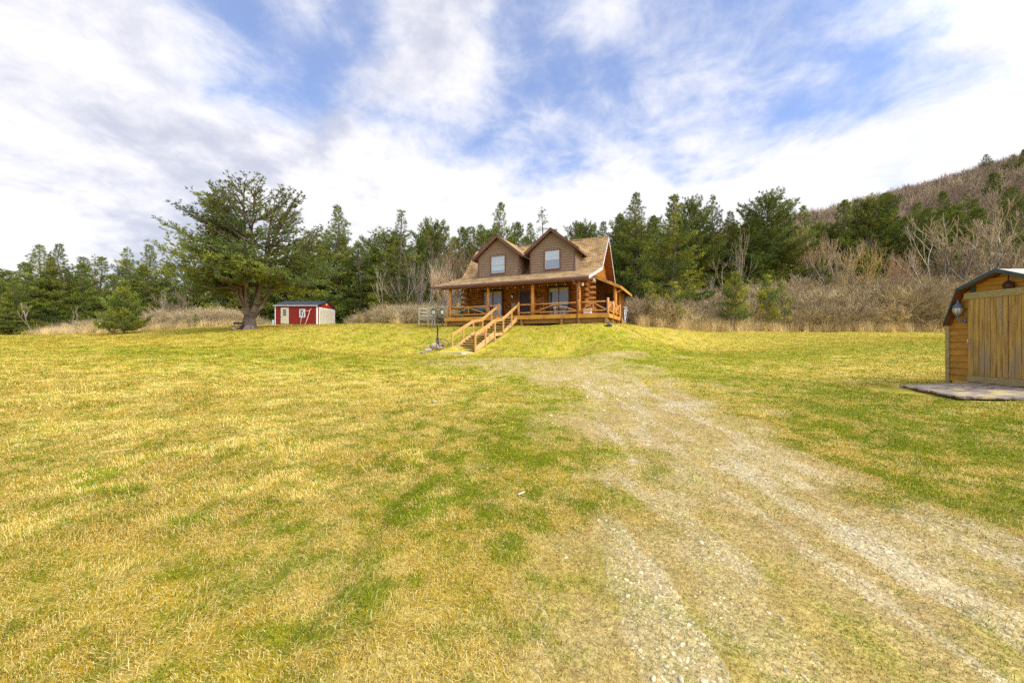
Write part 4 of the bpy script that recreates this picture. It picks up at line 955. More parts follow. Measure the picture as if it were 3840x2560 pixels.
# gable end (right), board and batten
def gable(x0, x1, mt_, name):
    m = MB(); m.prism([(WV+.03, 4.3), (WV+.03, 5.22), (BV, BZ-.17), (RV, RZ-.22), (10.4, 5.0), (WB, 4.3)], 0, x0, x1)
    for i in range(30):
        y = WV+.12+i*.295
        top = min(np.interp(y, [EV, BV, RV, KV], [EZ, BZ, RZ, KZ]), 9)-.2
        if y < WB-.6 and top > 4.5: s_ = 1 if x1 > -5 else -1; e = x1 if s_ > 0 else x0; m.box(e, e+s_*.03, y-.025, y+.025, 4.32, top)
    return m.build(name, mt_, cabin)
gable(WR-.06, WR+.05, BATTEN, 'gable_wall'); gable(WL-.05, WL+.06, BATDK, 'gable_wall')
def window(name, parent, x0, x1, z0, z1, y, up_m, lo_m, frame=BRTRIM, fw=.10, inner=WHTRIM, d=.06, shade=None):
    """double hung window facing -y"""
    m = MB(); m.box(x0-fw, x0, y-d, y, z0-fw, z1+fw); m.box(x1, x1+fw, y-d, y, z0-fw, z1+fw); m.box(x0, x1, y-d, y, z1, z1+fw); m.box(x0, x1, y-d, y, z0-fw, z0)
    w = m.build(name, frame, parent)
    m = MB(); t = .035; zm = (z0+z1)/2
    m.box(x0, x0+t, y-d+.015, y, z0, z1); m.box(x1-t, x1, y-d+.015, y, z0, z1); m.box(x0+t, x1-t, y-d+.015, y, z1-t, z1); m.box(x0+t, x1-t, y-d+.015, y, z0, z0+t); m.box(x0+t, x1-t, y-d+.008, y, zm-.03, zm+.02)
    return w, m, zm, t
def dormer(cx, hw, lower, lbl):
    v = 2.9; zb = np.interp(v, [EV, BV], [EZ, BZ])-.05; pz = 9.06; sl_ = .80; ov = .36; fv = v-.36
    d = MB()
    def top_at(x): return pz-.20-abs(x-cx)*sl_
    # core walls
    ze = top_at(cx+hw); back = lambda zz: np.interp(zz, [EZ, BZ, RZ], [EV, BV, RV])
    poly = [(cx-hw+.02, zb), (cx+hw-.02, zb), (cx+hw-.02, ze), (cx, pz-.22), (cx-hw+.02, ze)]
    d.prism([(p[0], p[1]) for p in poly], 1, v+.03, 6.6)
    # shake courses, each with its lower edge standing proud
    zz = zb
    while zz < pz-.3:
        z1 = min(zz+.205, pz-.22); w0 = min(hw-.1, (pz-.20-zz)/sl_-.02); w1 = min(hw-.1, (pz-.20-z1)/sl_-.02)
        if w1 > .05:
            d.add([(cx-w0, v-.035, zz), (cx+w0, v-.035, zz), (cx+w1, v+.005, z1), (cx-w1, v+.005, z1), (cx-w0, v+.03, zz), (cx+w0, v+.03, zz)], [(0, 1, 2, 3), (0, 4, 5, 1)])
            for sg in (-1, 1):
                if zz < ze:
                    bb = back(zz)+.15
                    q = [(cx+sg*(hw+.02), v+.1, zz), (cx+sg*(hw+.02), bb+.3, zz), (cx+sg*(hw-.015), bb+.5, z1), (cx+sg*(hw-.015), v+.1, z1), (cx+sg*(hw-.03), v+.1, zz), (cx+sg*(hw-.03), bb+.3, zz)]
                    d.add(q, [(0, 1, 2, 3), (0, 4, 5, 1)])
        zz += .205
    dm = d.build('dormer', SHAKE, cabin)
    for sg in (-1, 1):
        t = MB(); t.box(cx+sg*hw-.10*(sg > 0)-.0, cx+sg*hw+.10*(sg < 0), v-.045, v+.02, zb, ze+.0); t.box(cx+sg*(hw+.03), cx+sg*(hw-.01), v-.045, v+.10, zb, ze-.02)
        t.build('corner_board', BRTRIM, dm)
    r_ = MB(); hw2 = hw+.40; zt = pz-hw2*sl_
    for sg in (-1, 1):
        P_ = [(cx, pz), (cx+sg*hw2, zt), (cx+sg*hw2, zt-.09), (cx, pz-.11)]
        r_.prism(P_ if sg < 0 else P_[::-1], 1, fv, 6.85)
    dr = r_.build('roof', SHING, dm)
    f_ = MB()
    for sg in (-1, 1):
        P_ = [(cx, pz+.02), (cx+sg*(hw2+.02), zt+.02), (cx+sg*(hw2+.02), zt-.19), (cx, pz-.22)]
        f_.prism(P_ if sg < 0 else P_[::-1], 1, fv-.03, fv)
        P_ = [(cx, pz+.045), (cx+sg*(hw2+.04), zt+.035), (cx+sg*(hw2+.04), zt-.04), (cx, pz-.05)]
        f_.prism(P_ if sg < 0 else P_[::-1], 1, fv-.055, fv-.03)
        f_.box(cx+sg*hw2, cx+sg*(hw2+.03), fv, 4.7, zt-.17, zt-.005)
    f_.build('fascia', BRTRIM, dm)
    s_ = MB()
    for sg in (-1, 1):
        P_ = [(cx, pz-.115), (cx+sg*hw2, zt-.095), (cx+sg*hw2, zt-.115), (cx, pz-.14)]
        s_.prism(P_ if sg < 0 else P_[::-1], 1, fv+.005, 6.5)
    s_.build('soffit', BRTRIM, dm)
    wx0, wx1 = lower[0], lower[1]
    w, sm, zm, tt = window('window', dm, wx0, wx1, 5.87, 7.30, v-.03, None, None)
    g = MB(); g.mi = 0; g.box(wx0+.03, wx1-.03, v-.055, v-.035, zm, 7.28); g.mi = 1; g.box(wx0+.03, wx1-.03, v-.052, v-.032, 5.89 + (.20 if lower[2] else 0), zm); g.mi = 2
    if lower[2]: g.box(wx0+.03, wx1-.03, v-.050, v-.030, 5.89, 6.09)
    # sash and panes belong to the window: one mesh each, merged as its body
    off = len(w.data.vertices)
    pane = g.build('pane', [GLASSB, GLASSB if lower[2] else GLASSL, GLASSL], dm)
    sm.build('sash', WHTRIM, dm)
    return dm
dormer(-9.80, 1.96, (-10.42, -9.17, True), 'l')
dormer(-4.96, 1.89, (-5.52, -4.33, False), 'r')

# doors and glass on the front wall
def slider(x0, x1):
    m = MB(); y = WV-.12; z0, z1 = DZ+.02, 4.28
    for a, c in ((x0, x0+.09), (x1-.09, x1), ((x0+x1)/2-.05, (x0+x1)/2+.05)): m.box(a, c, y-.06, y+.1, z0, z1)
    m.box(x0+.09, (x0+x1)/2-.05, y-.055, y+.1, z1-.10, z1); m.box((x0+x1)/2+.05, x1-.09, y-.055, y+.1, z1-.10, z1); m.box(x0+.09, (x0+x1)/2-.05, y-.055, y+.1, z0, z0+.12); m.box((x0+x1)/2+.05, x1-.09, y-.055, y+.1, z0, z0+.12)
    s = m.build('glass_door', BRTRIM, cabin)
    for a, c in ((x0+.09, (x0+x1)/2-.05), ((x0+x1)/2+.05, x1-.09)):
        g = MB(); g.box(a, c, y+.0, y+.02, z0+.12, z1-.10); g.build('pane', GLASSD, s)
        g = MB(); g.box(a+.01, c-.01, y-.025, y-.01, z1-.38, z1-.10); g.build('roller_shade', SHADECL, s)
        g = MB(); g.box(a+.012, c-.012, y-.022, y-.012, z0+.13, z0+1.12+rnd.uniform(-.03, .03)); g.build('lower_panel', PALEPN, s)  # pale glossy panel across the lower half of the pane
        g = MB(); g.box(a, a+.018, y-.03, y-.005, z0+.12, z1-.1); g.box(c-.018, c, y-.03, y-.005, z0+.12, z1-.1); g.build('sash', STEEL, s)
slider(-10.90, -9.10); slider(-5.03, -3.35)
m = MB(); y = WV-.13
m.box(-7.68, -7.52, y, WV+.1, DZ, 4.05); m.box(-6.66, -6.52, y, WV+.1, DZ, 4.05); m.box(-7.68, -6.52, y-.01, WV+.1, 4.05, 4.18)
fr = m.build('door_frame', BRTRIM, cabin)
m = MB(); m.box(-7.52, -6.66, y+.07, y+.12, DZ+.02, 4.05)
for i in range(2):
    for (a, c) in ((DZ+.15, DZ+.65), (DZ+.78, DZ+1.45), (DZ+1.55, DZ+1.95)): m.box(-7.42+.39*i, -7.12+.39*i, y+.055, y+.07, a, c)
dr = m.build('door', DOORM, cabin); m = MB(); m.ball((-7.43, y+.03, DZ+.98), .035); m.build('handle', STEEL, dr)

# deck
m = MB(); m.box(-13.25, .02, -.02, WV+.1, DZ-.04, DZ); m.box(WR-.02, .02, WV+.1, 5.5, DZ-.04, DZ-.002); deck = m.build('deck', DECKW, cabin)
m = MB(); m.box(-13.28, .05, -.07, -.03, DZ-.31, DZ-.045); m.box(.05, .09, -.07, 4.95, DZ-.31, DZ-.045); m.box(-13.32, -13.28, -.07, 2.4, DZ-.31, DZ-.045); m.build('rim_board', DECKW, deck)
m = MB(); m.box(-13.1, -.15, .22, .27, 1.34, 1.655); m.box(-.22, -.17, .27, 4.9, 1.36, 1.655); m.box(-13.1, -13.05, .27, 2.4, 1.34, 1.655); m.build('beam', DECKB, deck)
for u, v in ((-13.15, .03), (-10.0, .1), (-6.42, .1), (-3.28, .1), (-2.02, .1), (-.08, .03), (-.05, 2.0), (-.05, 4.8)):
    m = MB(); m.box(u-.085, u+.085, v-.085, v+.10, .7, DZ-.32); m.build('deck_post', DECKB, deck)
# porch posts and beam
for u in (-12.86, -9.33, -5.57, -2.04):
    m = MB(); m.tube([(u+rnd.uniform(-.012, .012), .17, DZ+(4.33-DZ)*i/7) for i in range(8)], [.148-.004*i+rnd.uniform(-.008, .008) for i in range(8)], 11, True, .06); m.build('porch_post', LOGP, cabin)
m = MB(); m.tube([(.02+rnd.uniform(-.02, .02), 2.95, DZ+(4.02-DZ)*i/7) for i in range(8)], [.145-.003*i+rnd.uniform(-.012, .012) for i in range(8)], 11, True, .08); m.box(-.09, .09, 2.88, 3.02, 4.0, 4.2); m.build('porch_post', LOGP, cabin)
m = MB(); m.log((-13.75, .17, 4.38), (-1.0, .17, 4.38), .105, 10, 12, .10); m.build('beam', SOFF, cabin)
m = MB(); m.tube([(.02, 2.95, 3.62), (.45, 3.5, 4.0)], .06, 8); m.build('brace', LOGP, cabin)
# railings
def rail_panel(p, q, cross=True, zt=.80, zb=.19, r=.047, kind='A'):
    m = MB(); p = Vector((p[0], p[1], DZ)); q = Vector((q[0], q[1], DZ)); U = Vector((0, 0, 1)); c = (p+q)/2
    m.log(p+U*zt, q+U*zt, r*1.12, 8, 6, .25)
    if kind == '': m.build('railing', RAILW, cabin); m = MB()
    m.log(p+U*zb, q+U*zb, r, 8, 6, .25)
    if kind == 'A': m.log(c+U*zb, c+U*zt, r*.9, 7, 3); m.log(p+U*(zb+.03), c+U*(zt-.06), r*.9, 7, 4); m.log(q+U*(zb+.03), c+U*(zt-.06), r*.9, 7, 4)
    if kind == 'V':
        m.log(c+U*zb, c+U*zt, r*.9, 7, 3); a = p.lerp(q, .12); b_ = p.lerp(q, .88); m.log(a+U*zb, c.lerp(a, .3)+U*zt, r*.8, 7, 3); m.log(b_+U*zb, c.lerp(b_, .3)+U*zt, r*.8, 7, 3)
    return m.build('railing', RAILW, cabin)
def newel(u, v, h=.98, r=.088):
    m = MB(); m.log((u, v, DZ-.28 if v < .05 or u > -.1 else DZ), (u, v, DZ+h), r, 10, 4, .06); m.build('newel_post', RAILW, cabin)
rail_panel((-12.72, .10), (-9.46, .10)); rail_panel((-9.2, .10), (-8.42, .10), kind='')
rail_panel((-6.58, .10), (-5.72, .10), kind=''); rail_panel((-5.42, .10), (-2.17, .10)); rail_panel((-1.9, .10), (-.10, .08))
rail_panel((-13.15, .2), (-13.15, 2.3), kind='')
rail_panel((.03, .1), (.03, 1.75), kind='V'); rail_panel((.05, 1.9), (.05, 2.82), kind='V'); rail_panel((.05, 3.1), (.05, 4.72), kind='V')
newel(-8.33, .05); newel(-6.66, .05, 1.0); newel(.03, .02, 1.03); newel(.06, 1.8, .95); newel(.06, 4.8, .95)
# stairs
SX0, SX1 = -8.30, -6.74
st = MB(); st.box(SX0+.02, SX1-.02, -3.92, -2.62, .53, .575)
st.box(SX0+.02, SX1-.02, -2.66, -2.62, .36, .53); st.box(SX0+.02, SX1-.02, -3.92, -3.88, .36, .53)
stairs = st.build('staircase', STAIRW, cabin)
for i in range(6):
    v1 = -.05-.372*i-.03; zt = DZ-.2*(i+1); m = MB(); m.box(SX0+.05, SX1-.05, v1-.36, v1, zt-.04, zt); m.build('tread', STAIRW, stairs)
for i in range(7):
    v1 = -3.93-.352*i; zt = .575-.153*(i+1); m = MB(); m.box(SX0+.05, SX1-.05, v1-.34, v1, zt-.04, zt); m.build('tread', STAIRW, stairs)
for ux in (SX0, SX1):
    m = MB(); a, c = ux-.02, ux+.02
    m.prism([(-.08, DZ-.04), (-.08, DZ-.42), (-2.6, .43), (-2.6, .78-.13)], 0, a, c)
    m.prism([(-2.6, .65), (-2.6, .42), (-3.9, .34), (-3.9, .58)], 0, a, c)
    m.prism([(-3.9, .66), (-3.9, .22), (-6.42, -.70), (-6.42, -.36)], 0, a, c)
    m.build('stringer', STAIRW, stairs)
    s_ = 1 if ux > -7 else -1; e = ux+s_*.045
    hp = [(0.02, 2.80), (-2.62, 1.60), (-3.88, 1.43), (-6.52, .42)]
    m = MB()
    for (v0, z0), (v1, z1) in zip(hp[:-1], hp[1:]): m.beam((e, v0, z0-.07), (e, v1+(.0), z1-.07), .05, .15); m.beam((e, v0, z0+.012), (e, v1, z1+.012), .12, .035)
    m.build('handrail', STAIRR, stairs)
    for v, z0, z1 in ((-1.15, 1.02, 2.22), (-2.55, .36, 1.6), (-3.85, .0, 1.42), (-5.15, -.22, .92), (-6.45, -.68, .42)):
        m = MB(); m.box(e-.045, e+.045, v-.045, v+.045, z0-.1, z1); m.build('baluster', STAIRR, stairs)
# lean-to on the right and the room behind it
LA, LB = (WR-.02, 5.28), (.48, 4.17)
m = MB(); m.prism([(WR+.06, 5.25), (LB[0], LB[1]), (LB[0], LB[1]-.06), (WR+.06, 5.19)], 1, 2.62, 8.75); lr = m.build('side_roof', SHING, cabin)
m = MB(); m.prism([(WR+.06, 5.185), (LB[0], LB[1]-.065), (LB[0], LB[1]-.23), (WR+.06, 5.02)], 1, 2.60, 2.64); m.box(LB[0], LB[0]+.035, 2.60, 8.78, LB[1]-.23, LB[1]-.04); m.build('fascia', DECKW, lr)
m = MB(); m.prism([(WR+.06, 5.18), (LB[0]-.02, LB[1]-.068), (LB[0]-.02, LB[1]-.09), (WR+.06, 5.15)], 1, 2.65, 8.72); m.build('soffit', DKWOOD, lr)
m = MB(); m.box(WR+.10, 0, 5.5, 8.5, 1.2, 4.25); m.prism([(WR+.1, 4.25), (0, 4.25), (0, 4.30), (WR+.1, 5.1)], 1, 5.5, 8.5)
for i in range(9): m.box(0, .028, 5.56+i*.33, 5.60+i*.33, 1.25, 4.25)
for i in range(6): m.box(WR+.2+i*.33, WR+.25+i*.33, 5.475, 5.5, DZ, 4.25)
rw = m.build('side_room_wall', BATDK, cabin)
m = MB(); m.box(-.12, .035, 5.462, 5.499, DZ, 4.25); m.box(0, .036, 5.462, 5.56, 1.25, 4.25); m.build('corner_board', BATTEN, rw)
m = MB(); m.box(-1.36, -.44, 5.44, 5.475, DZ, 4.02); m.build('door_frame', BATDK, cabin)
m = MB(); m.box(-1.27, -.53, 5.425, 5.44, DZ+.02, 3.94)
for a, c in ((2.2, 2.8), (2.95, 3.7)): m.box(-1.17, -.63, 5.41, 5.425, a, c)
m.build('door', DOORM, cabin)
m = MB(); m.box(.03, .06, 6.45, 7.25, 2.85, 3.95); wn = m.build('window', BATTEN, cabin); m = MB(); m.box(.06, .068, 6.53, 7.17, 2.93, 3.87); m.build('pane', GLASSK, wn)
m = MB(); m.prism([(5.4, 2.0), (5.4, 1.5), (7.6, 1.22), (7.6, 1.42)], 0, .10, .14); m.build('skirt_board', DECKB, cabin)
# attic vent window under the rake
m = MB(); m.prism([(3.0, 5.0), (3.9, 5.0), (3.9, 5.60), (3.0, 5.33)], 0, WR+.08, WR+.12); wn = m.build('window', WHTRIM, cabin); m = MB(); m.prism([(3.1, 5.07), (3.83, 5.07), (3.83, 5.52), (3.1, 5.30)], 0, WR+.12, WR+.13); m.build('pane', GLASSK, wn)
# electricity meter on the side room
m = MB(); m.box(.03, .17, 7.45, 7.85, 2.25, 3.0); m.box(.03, .14, 8.0, 8.28, 2.45, 2.85); mb = m.build('meter_box', METER, cabin)
m = MB(); m.ball((.20, 8.14, 2.68), .10, 10, 6, (.6, 1, 1)); m.build('meter', STEEL, mb)
m = MB(); m.tube([(.09, 7.2, 2.7), (.09, 7.2, 1.3)], .035, 7); m.tube([(.09, 7.65, 2.3), (.09, 7.65, 1.3)], .03, 7); m.tube([(.12, 7.75, 2.3), (.16, 8.0, 2.1), (.22, 8.25, 1.9), (.26, 8.35, 1.3)], .022, 7); m.tube([(.09, 7.9, 2.4), (.09, 7.92, 1.3)], .02, 6); m.build('conduit', WHITE, mb)

# things on and around the porch (all placed in the cabin's axes)
def onhouse(name, label, cat, u, v, z, rz=0, group=None):
    x, y, zz = HW(u, v, z); return thing(name, label, cat, (x, y, zz+EYE), -TH+rz, group)
sl_t = onhouse('string_lights', 'string of small bulbs hung under the porch beam', 'lights', -6, .35, 4.22)
m = MB(); us = [-11.7+i*.66 for i in range(16)]; 
for i, u in enumerate(us[:-1]): m.tube([(u+6+.66*k_/4, 0, .03-.06*math.sin(math.pi*k_/4)) for k_ in range(5)], .006, 4, False)
m.build('cord', BLACK, sl_t)
for u in us:
    m = MB(); m.lathe([(.012, 0.02), (.014, -.02), (.034, -.06), (.030, -.09), (.004, -.11)], (u+6, 0, 0), 8); m.build('bulb', BULB, sl_t)
t = onhouse('wall_lantern', 'green glass wall lantern beside the front door', 'lantern', -8.13, WV-.15, 3.72)
m = MB(); m.box(-.05, .05, .0, .06, -.05, .22); m.tube([(0, 0, .20), (0, -.14, .24), (0, -.16, .16)], .012, 6); m.lathe([(.02, .20), (.11, .12), (.11, .10)], (0, -.16, 0), 8); m.lathe([(.05, -.20), (.07, -.18)], (0, -.16, 0), 8); m.build('bracket', BLACK, t)
m = MB(); m.lathe([(.07, -.18), (.10, -.04), (.09, .10)], (0, -.16, 0), 8); m.build('glass', BULB, t)
t = onhouse('wall_plaque', 'square grey plaque hanging on the logs left of the door', 'plaque', -8.1, WV-.17, 2.93)
m = MB(); m.box(-.17, .17, 0, .03, -.25, .25); m.build('panel', WEATH, t); m = MB(); m.ball((0, -.005, .02), .09, 10, 5, (1, .15, 1)); m.build('emblem', STONE, t)
t = onhouse('hanging_lantern', 'white round lantern hanging under the porch corner eave', 'lantern', -1.75, .1, 4.12)
m = MB(); m.tube([(0, 0, .25), (0, 0, .05)], .01, 5); m.lathe([(.05, .06), (.02, .08)], (0, 0, 0), 8); m.build('hook', BLACK, t); m = MB(); m.lathe([(.02, -.22), (.09, -.16), (.10, -.05), (.05, .06)], (0, 0, 0), 10); m.build('globe', WHITE, t)
t = onhouse('flood_light', 'twin head floodlight under the right end of the porch eave', 'floodlight', -.98, .1, 4.30)
m = MB(); m.box(-.06, .06, 0, .1, -.06, .10); m.build('bracket', WHITE, t)
for sx in (-.10, .12): m = MB(); m.tube([(sx*.3, 0, 0), (sx, -.08, -.03), (sx*1.1, -.20, -.08)], [.02, .05, .085], 10); m.build('lamp_head', BLACK if sx < 0 else METER, t)
t = onhouse('horseshoe', 'small metal horseshoe nailed to the logs right of the glass door', 'horseshoe', -2.72, WV-.16, 3.70)
m = MB(); m.tube([(.07*math.sin(a), 0, -.09*math.cos(a)+.02) for a in [R(x_) for x_ in range(30, 331, 30)]], .012, 6); m.build('shoe', STEEL, t)
t = onhouse('picnic_table', 'dark weathered picnic table on the porch before the right glass door', 'table', -3.75, 1.15, DZ)
m = MB()
for i in range(5): m.box(-.95, .95, -.36+i*.145, -.23+i*.145, .72, .76)
m.build('table_top', DKWOOD, t)
for sy in (-.68, .62):
    m = MB(); m.box(-.95, .95, sy-.13, sy+.13, .41, .45); m.build('bench', DKWOOD, t)
for sx in (-.7, .7):
    for sy in (-1, 1): m = MB(); m.beam((sx, .2*sy, .72), (sx, .62*sy, 0), .05, .09, (1, 0, 0)); m.build('leg', DKWOOD, t)
    m = MB(); m.beam((sx+.05, -.72, .38), (sx+.05, .70, .38), .04, .09); m.build('brace', DKWOOD, t)
t = onhouse('log_chair', 'high-backed log chair against the wall between the door and the glass door', 'chair', -5.75, 1.75, DZ)
for sx in (-.36, .36):
    m = MB(); m.log((sx, .28, 0), (sx, .40, 1.75), .045, 8, 4); m.build('back_post', LOGEND, t); m = MB(); m.log((sx, -.30, 0), (sx, -.30, .62), .045, 8, 3); m.build('leg', LOGEND, t)
    m = MB(); m.log((sx, -.36, .62), (sx, .34, .66), .04, 8, 3); m.build('armrest', LOGEND, t)
m = MB(); m.box(-.36, .36, .34, .38, .95, 1.50); m.log((-.36, .39, 1.55), (.36, .39, 1.55), .035, 8, 3); m.build('backrest', LOG, t); m = MB(); m.box(-.36, .36, -.30, .30, .40, .45); m.build('seat', LOGEND, t)
t = onhouse('cooler', 'low white box on the porch floor behind the right post', 'box', -1.55, .75, DZ)
m = MB(); m.box(-.26, .26, -.18, .18, 0, .30); m.build('body', WHITE, t); m = MB(); m.box(-.275, .275, -.195, .195, .302, .36); m.build('lid', WHITE, t)
t = onhouse('side_table', 'small dark table with a blue tray on the side porch', 'table', -.75, 2.9, DZ)
m = MB(); m.lathe([(.33, .45), (.33, .48)], n=16); m.build('table_top', BLACK, t)
for k_ in range(3): a = k_*2.09; m = MB(); m.tube([(.25*math.cos(a), .25*math.sin(a), .45), (.30*math.cos(a), .30*math.sin(a), 0)], .015, 6); m.build('leg', BLACK, t)
t2 = onhouse('blue_tray', 'bright blue tray lying on the small dark side porch table', 'tray', -.75, 2.9, DZ+.482)
m = MB(); m.lathe([(.10, 0), (.17, .09), (.15, .09), (.09, .02)], n=14); m.build('bowl', mat('blue_plastic', (.03, .09, .55), rough=.4), t2)
t = onhouse('swing_frame', 'green painted timber bench frame at the left end of the porch', 'bench', -11.4, 1.25, DZ)
m = MB(); m.beam((-1.15, 0, .60), (1.15, 0, .60), .11, .11); m.build('top_rail', GREEN, t)
for sx in (-1.05, 1.05):
    for sy in (-1, 1): m = MB(); m.beam((sx, sy*.06, .62), (sx+sy*.03, sy*.42, 0), .10, .10, (1, 0, 0)); m.build('leg', GREEN, t)
m = MB(); m.box(-.9, .9, -.10, .10, .22, .26); m.build('seat', LOGP, t)
t = onhouse('barbecue_grill', 'barrel shaped grey grill standing against the logs at the left of the porch', 'grill', -10.75, 1.85, DZ)
m = MB(); m.tube([(-.75, 0, .82), (.55, 0, .82)], .30, 14); m.build('drum', GREYPL, t); m = MB(); m.tube([(.55, 0, .82), (.60, 0, .82)], .32, 16); m.build('end_cap', BLACK, t)
for sx in (-.6, .5):
    for sy in (-.25, .25): m = MB(); m.tube([(sx, sy, .6), (sx, sy, 0)], .02, 6); m.build('leg', STEEL, t)
for i, (du, dv, dz, lb) in enumerate(((0, 0, 0, 'bottom dark flat stone of the little pile at the right deck corner'), (.03, -.02, .09, 'middle dark flat stone of the little pile at the right deck corner'), (-.06, .02, .17, 'top dark flat stone of the little pile at the right deck corner'))):
    o = HW(.22+du, -.65+dv, 0); m = MB(); m.ball((0, 0, 0), .30-.04*i, 9, 6, (1, .7, .20), .35); ob = m.build('flat_stone', DSTONE); ob.location = (o[0], o[1], gz(o[0], o[1])+.04+dz); ob.rotation_euler = (0, 0, i*1.1); tag(ob, lb, 'stone')
x, y, _ = HW(-7.55, -7.25, 0); m = MB(); m.box(-.95, .72, -.55, .62, -.06, .05); ob = m.build('stone_slab', mat('pale_slab', (.58, .50, .36), (.42, .36, .26), 5, rough=.9)); ob.location = (x, y, EYE-.685); ob.rotation_euler = (0, 0, -TH); tag(ob, 'pale flat landing slab at the foot of the porch stairs', 'slab')

# ---------------------------------------------------------------- lamp post, wheel, boulders
x, y = (1641-1920)/F*24.6, 24.6; z0 = gz(x, y)-.03; lp = thing('lamp_post', 'black garden lamp post with two lanterns left of the stairs', 'lamp post', (x, y, z0), R(-12))
m = MB(); m.lathe([(.13, 0), (.12, .05), (.095, .35), (.075, .55), (.085, .60), (.055, .64), (.045, .70), (.045, 1.28), (.055, 1.30), (.055, 1.34), (.038, 1.36), (.034, 1.92), (.05, 1.95), (.05, 2.0), (.02, 2.04), (.02, 2.10)], n=14); m.build('pole', BLACK, lp)
for s_ in (-1, 1):
    m = MB(); m.tube([(0, 0, 1.88), (s_*.14, 0, 1.90), (s_*.27, 0, 1.96), (s_*.29, 0, 2.06)], .016, 7); m.lathe([(.035, 2.05), (.075, 2.10), (.08, 2.12)], (s_*.29, 0, 0), 6); arm = m.build('arm', BLACK, lp)
    m = MB(); m.lathe([(.085, 2.12), (.118, 2.36)], (s_*.29, 0, 0), 6, False)
    m.build('lantern_glass', LAMPG, lp)
    m = MB()
    for k_ in range(6): a = k_*math.pi/3; m.tube([(s_*.29+.088*math.cos(a), .088*math.sin(a), 2.11), (s_*.29+.121*math.cos(a), .121*math.sin(a), 2.37)], .010, 4)
    m.lathe([(.15, 2.36), (.14, 2.39), (.07, 2.46), (.045, 2.50), (.015, 2.52), (.012, 2.56)], (s_*.29, 0, 0), 8); m.build('lantern_cap', BLACK, lp)
def boulder(px, py, D, r, sq, label, m_=STONE, cat='rock', name='boulder', sink=.3, group=None):
    x = (px-1920)/F*D; z = gz(x, D); mb = MB(); mb.ball((0, 0, 0), r, 11, 8, sq, .28); o = mb.build(name, m_); o.location = (x, D, z+r*sq[2]*(1-sink)); o.rotation_euler = (rnd.uniform(-.2, .2), rnd.uniform(-.2, .2), rnd.random()*6); tag(o, label, cat, group); return o
boulder(1628, 1312, 24.3, .36, (1, .8, .62), 'largest tan boulder right at the foot of the lamp post')
boulder(1606, 1314, 24.0, .27, (1.2, .8, .48), 'flat tan boulder left of the largest one by the lamp post')
boulder(1590, 1318, 23.8, .20, (1.3, .8, .40), 'smallest tan boulder, outermost left of the lamp post')
boulder(1646, 1320, 23.7, .20, (1.1, .8, .5), 'tan boulder between the lamp post and the wagon wheel')
boulder(1652, 1306, 24.9, .20, (1, .9, .6), 'tan boulder behind the wagon wheel')
x, y = (1661-1920)/F*23.7, 23.7; z0 = gz(x, y)
ww = thing('wagon_wheel', 'rusty old wagon wheel leaning by the lamp post', 'wheel', (x, y, z0+.24), R(10)); ww.rotation_euler = (R(62), R(38), R(10))
m = MB(); rr = .42; m.tube([(rr*math.cos(a), rr*math.sin(a), 0) for a in [i*math.pi/12 for i in range(25)]], .024, 6); m.build('rim', RUST, ww)
m = MB(); m.lathe([(.06, -.09), (.075, 0), (.05, .11)], n=10); m.build('hub', RUST, ww)
for i in range(10): a = i*math.pi/5; m = MB(); m.tube([(.05*math.cos(a), .05*math.sin(a), 0), (rr*math.cos(a), rr*math.sin(a), 0)], .016, 5); m.build('spoke', RUST, ww)

# weathered platform left of the cabin
D = 36.0; x, y = (1606-1920)/F*D, D; z0 = gz(x, y); fz = EYE+relz(1191, D)-z0
wp = thing('weathered_platform', 'small grey weathered platform with railing on posts left of the cabin', 'platform', (x, y, z0), R(-20))
m = MB(); m.box(-1.0, 1.0-.25, -.02, 1.5, fz-.03, fz+.02); m.build('floor', WEATH, wp); m = MB(); m.box(-1.05, .80, -.06, -.02, fz-.22, fz+.02); m.box(.76, .80, -.02, 1.5, fz-.22, fz+.02); m.build('rim_board', WEATH, wp)
for u, v in ((-.98, 0), (.0, 0), (.70, .0), (-.98, 1.4), (.70, 1.4), (.42, .05)): m = MB(); m.box(u-.06, u+.06, v-.05, v+.07, -.3, fz+(.98 if u != .42 else 0)); m.build('post', CREAMW, wp)
for (a, c) in (((-.98, 0), (0, 0)), ((0, 0), (.7, 0)), ((-.98, 0), (-.98, 1.4)), ((.7, 0), (.7, 1.4)), ((-.98, 1.4), (-.1, 1.4))):
    m = MB()
    for zz in (.22, .55, .90): m.beam((a[0], a[1]-.06, fz+zz), (c[0], c[1]-.06, fz+zz), .03, .10)
    m.build('railing', CREAMW, wp)
m = MB(); m.beam((.75, .5, fz+.82), (3.6, .9, fz+.92), .04, .15); m.beam((.75, .5, fz+.02), (3.6, .9, fz+.12), .6, .05)
m.build('ramp', CREAMW, wp)
for u in (1.7, 2.8): m = MB(); m.box(u-.05, u+.05, .6, .7, -.3, fz+.85); m.build('post', CREAMW, wp)

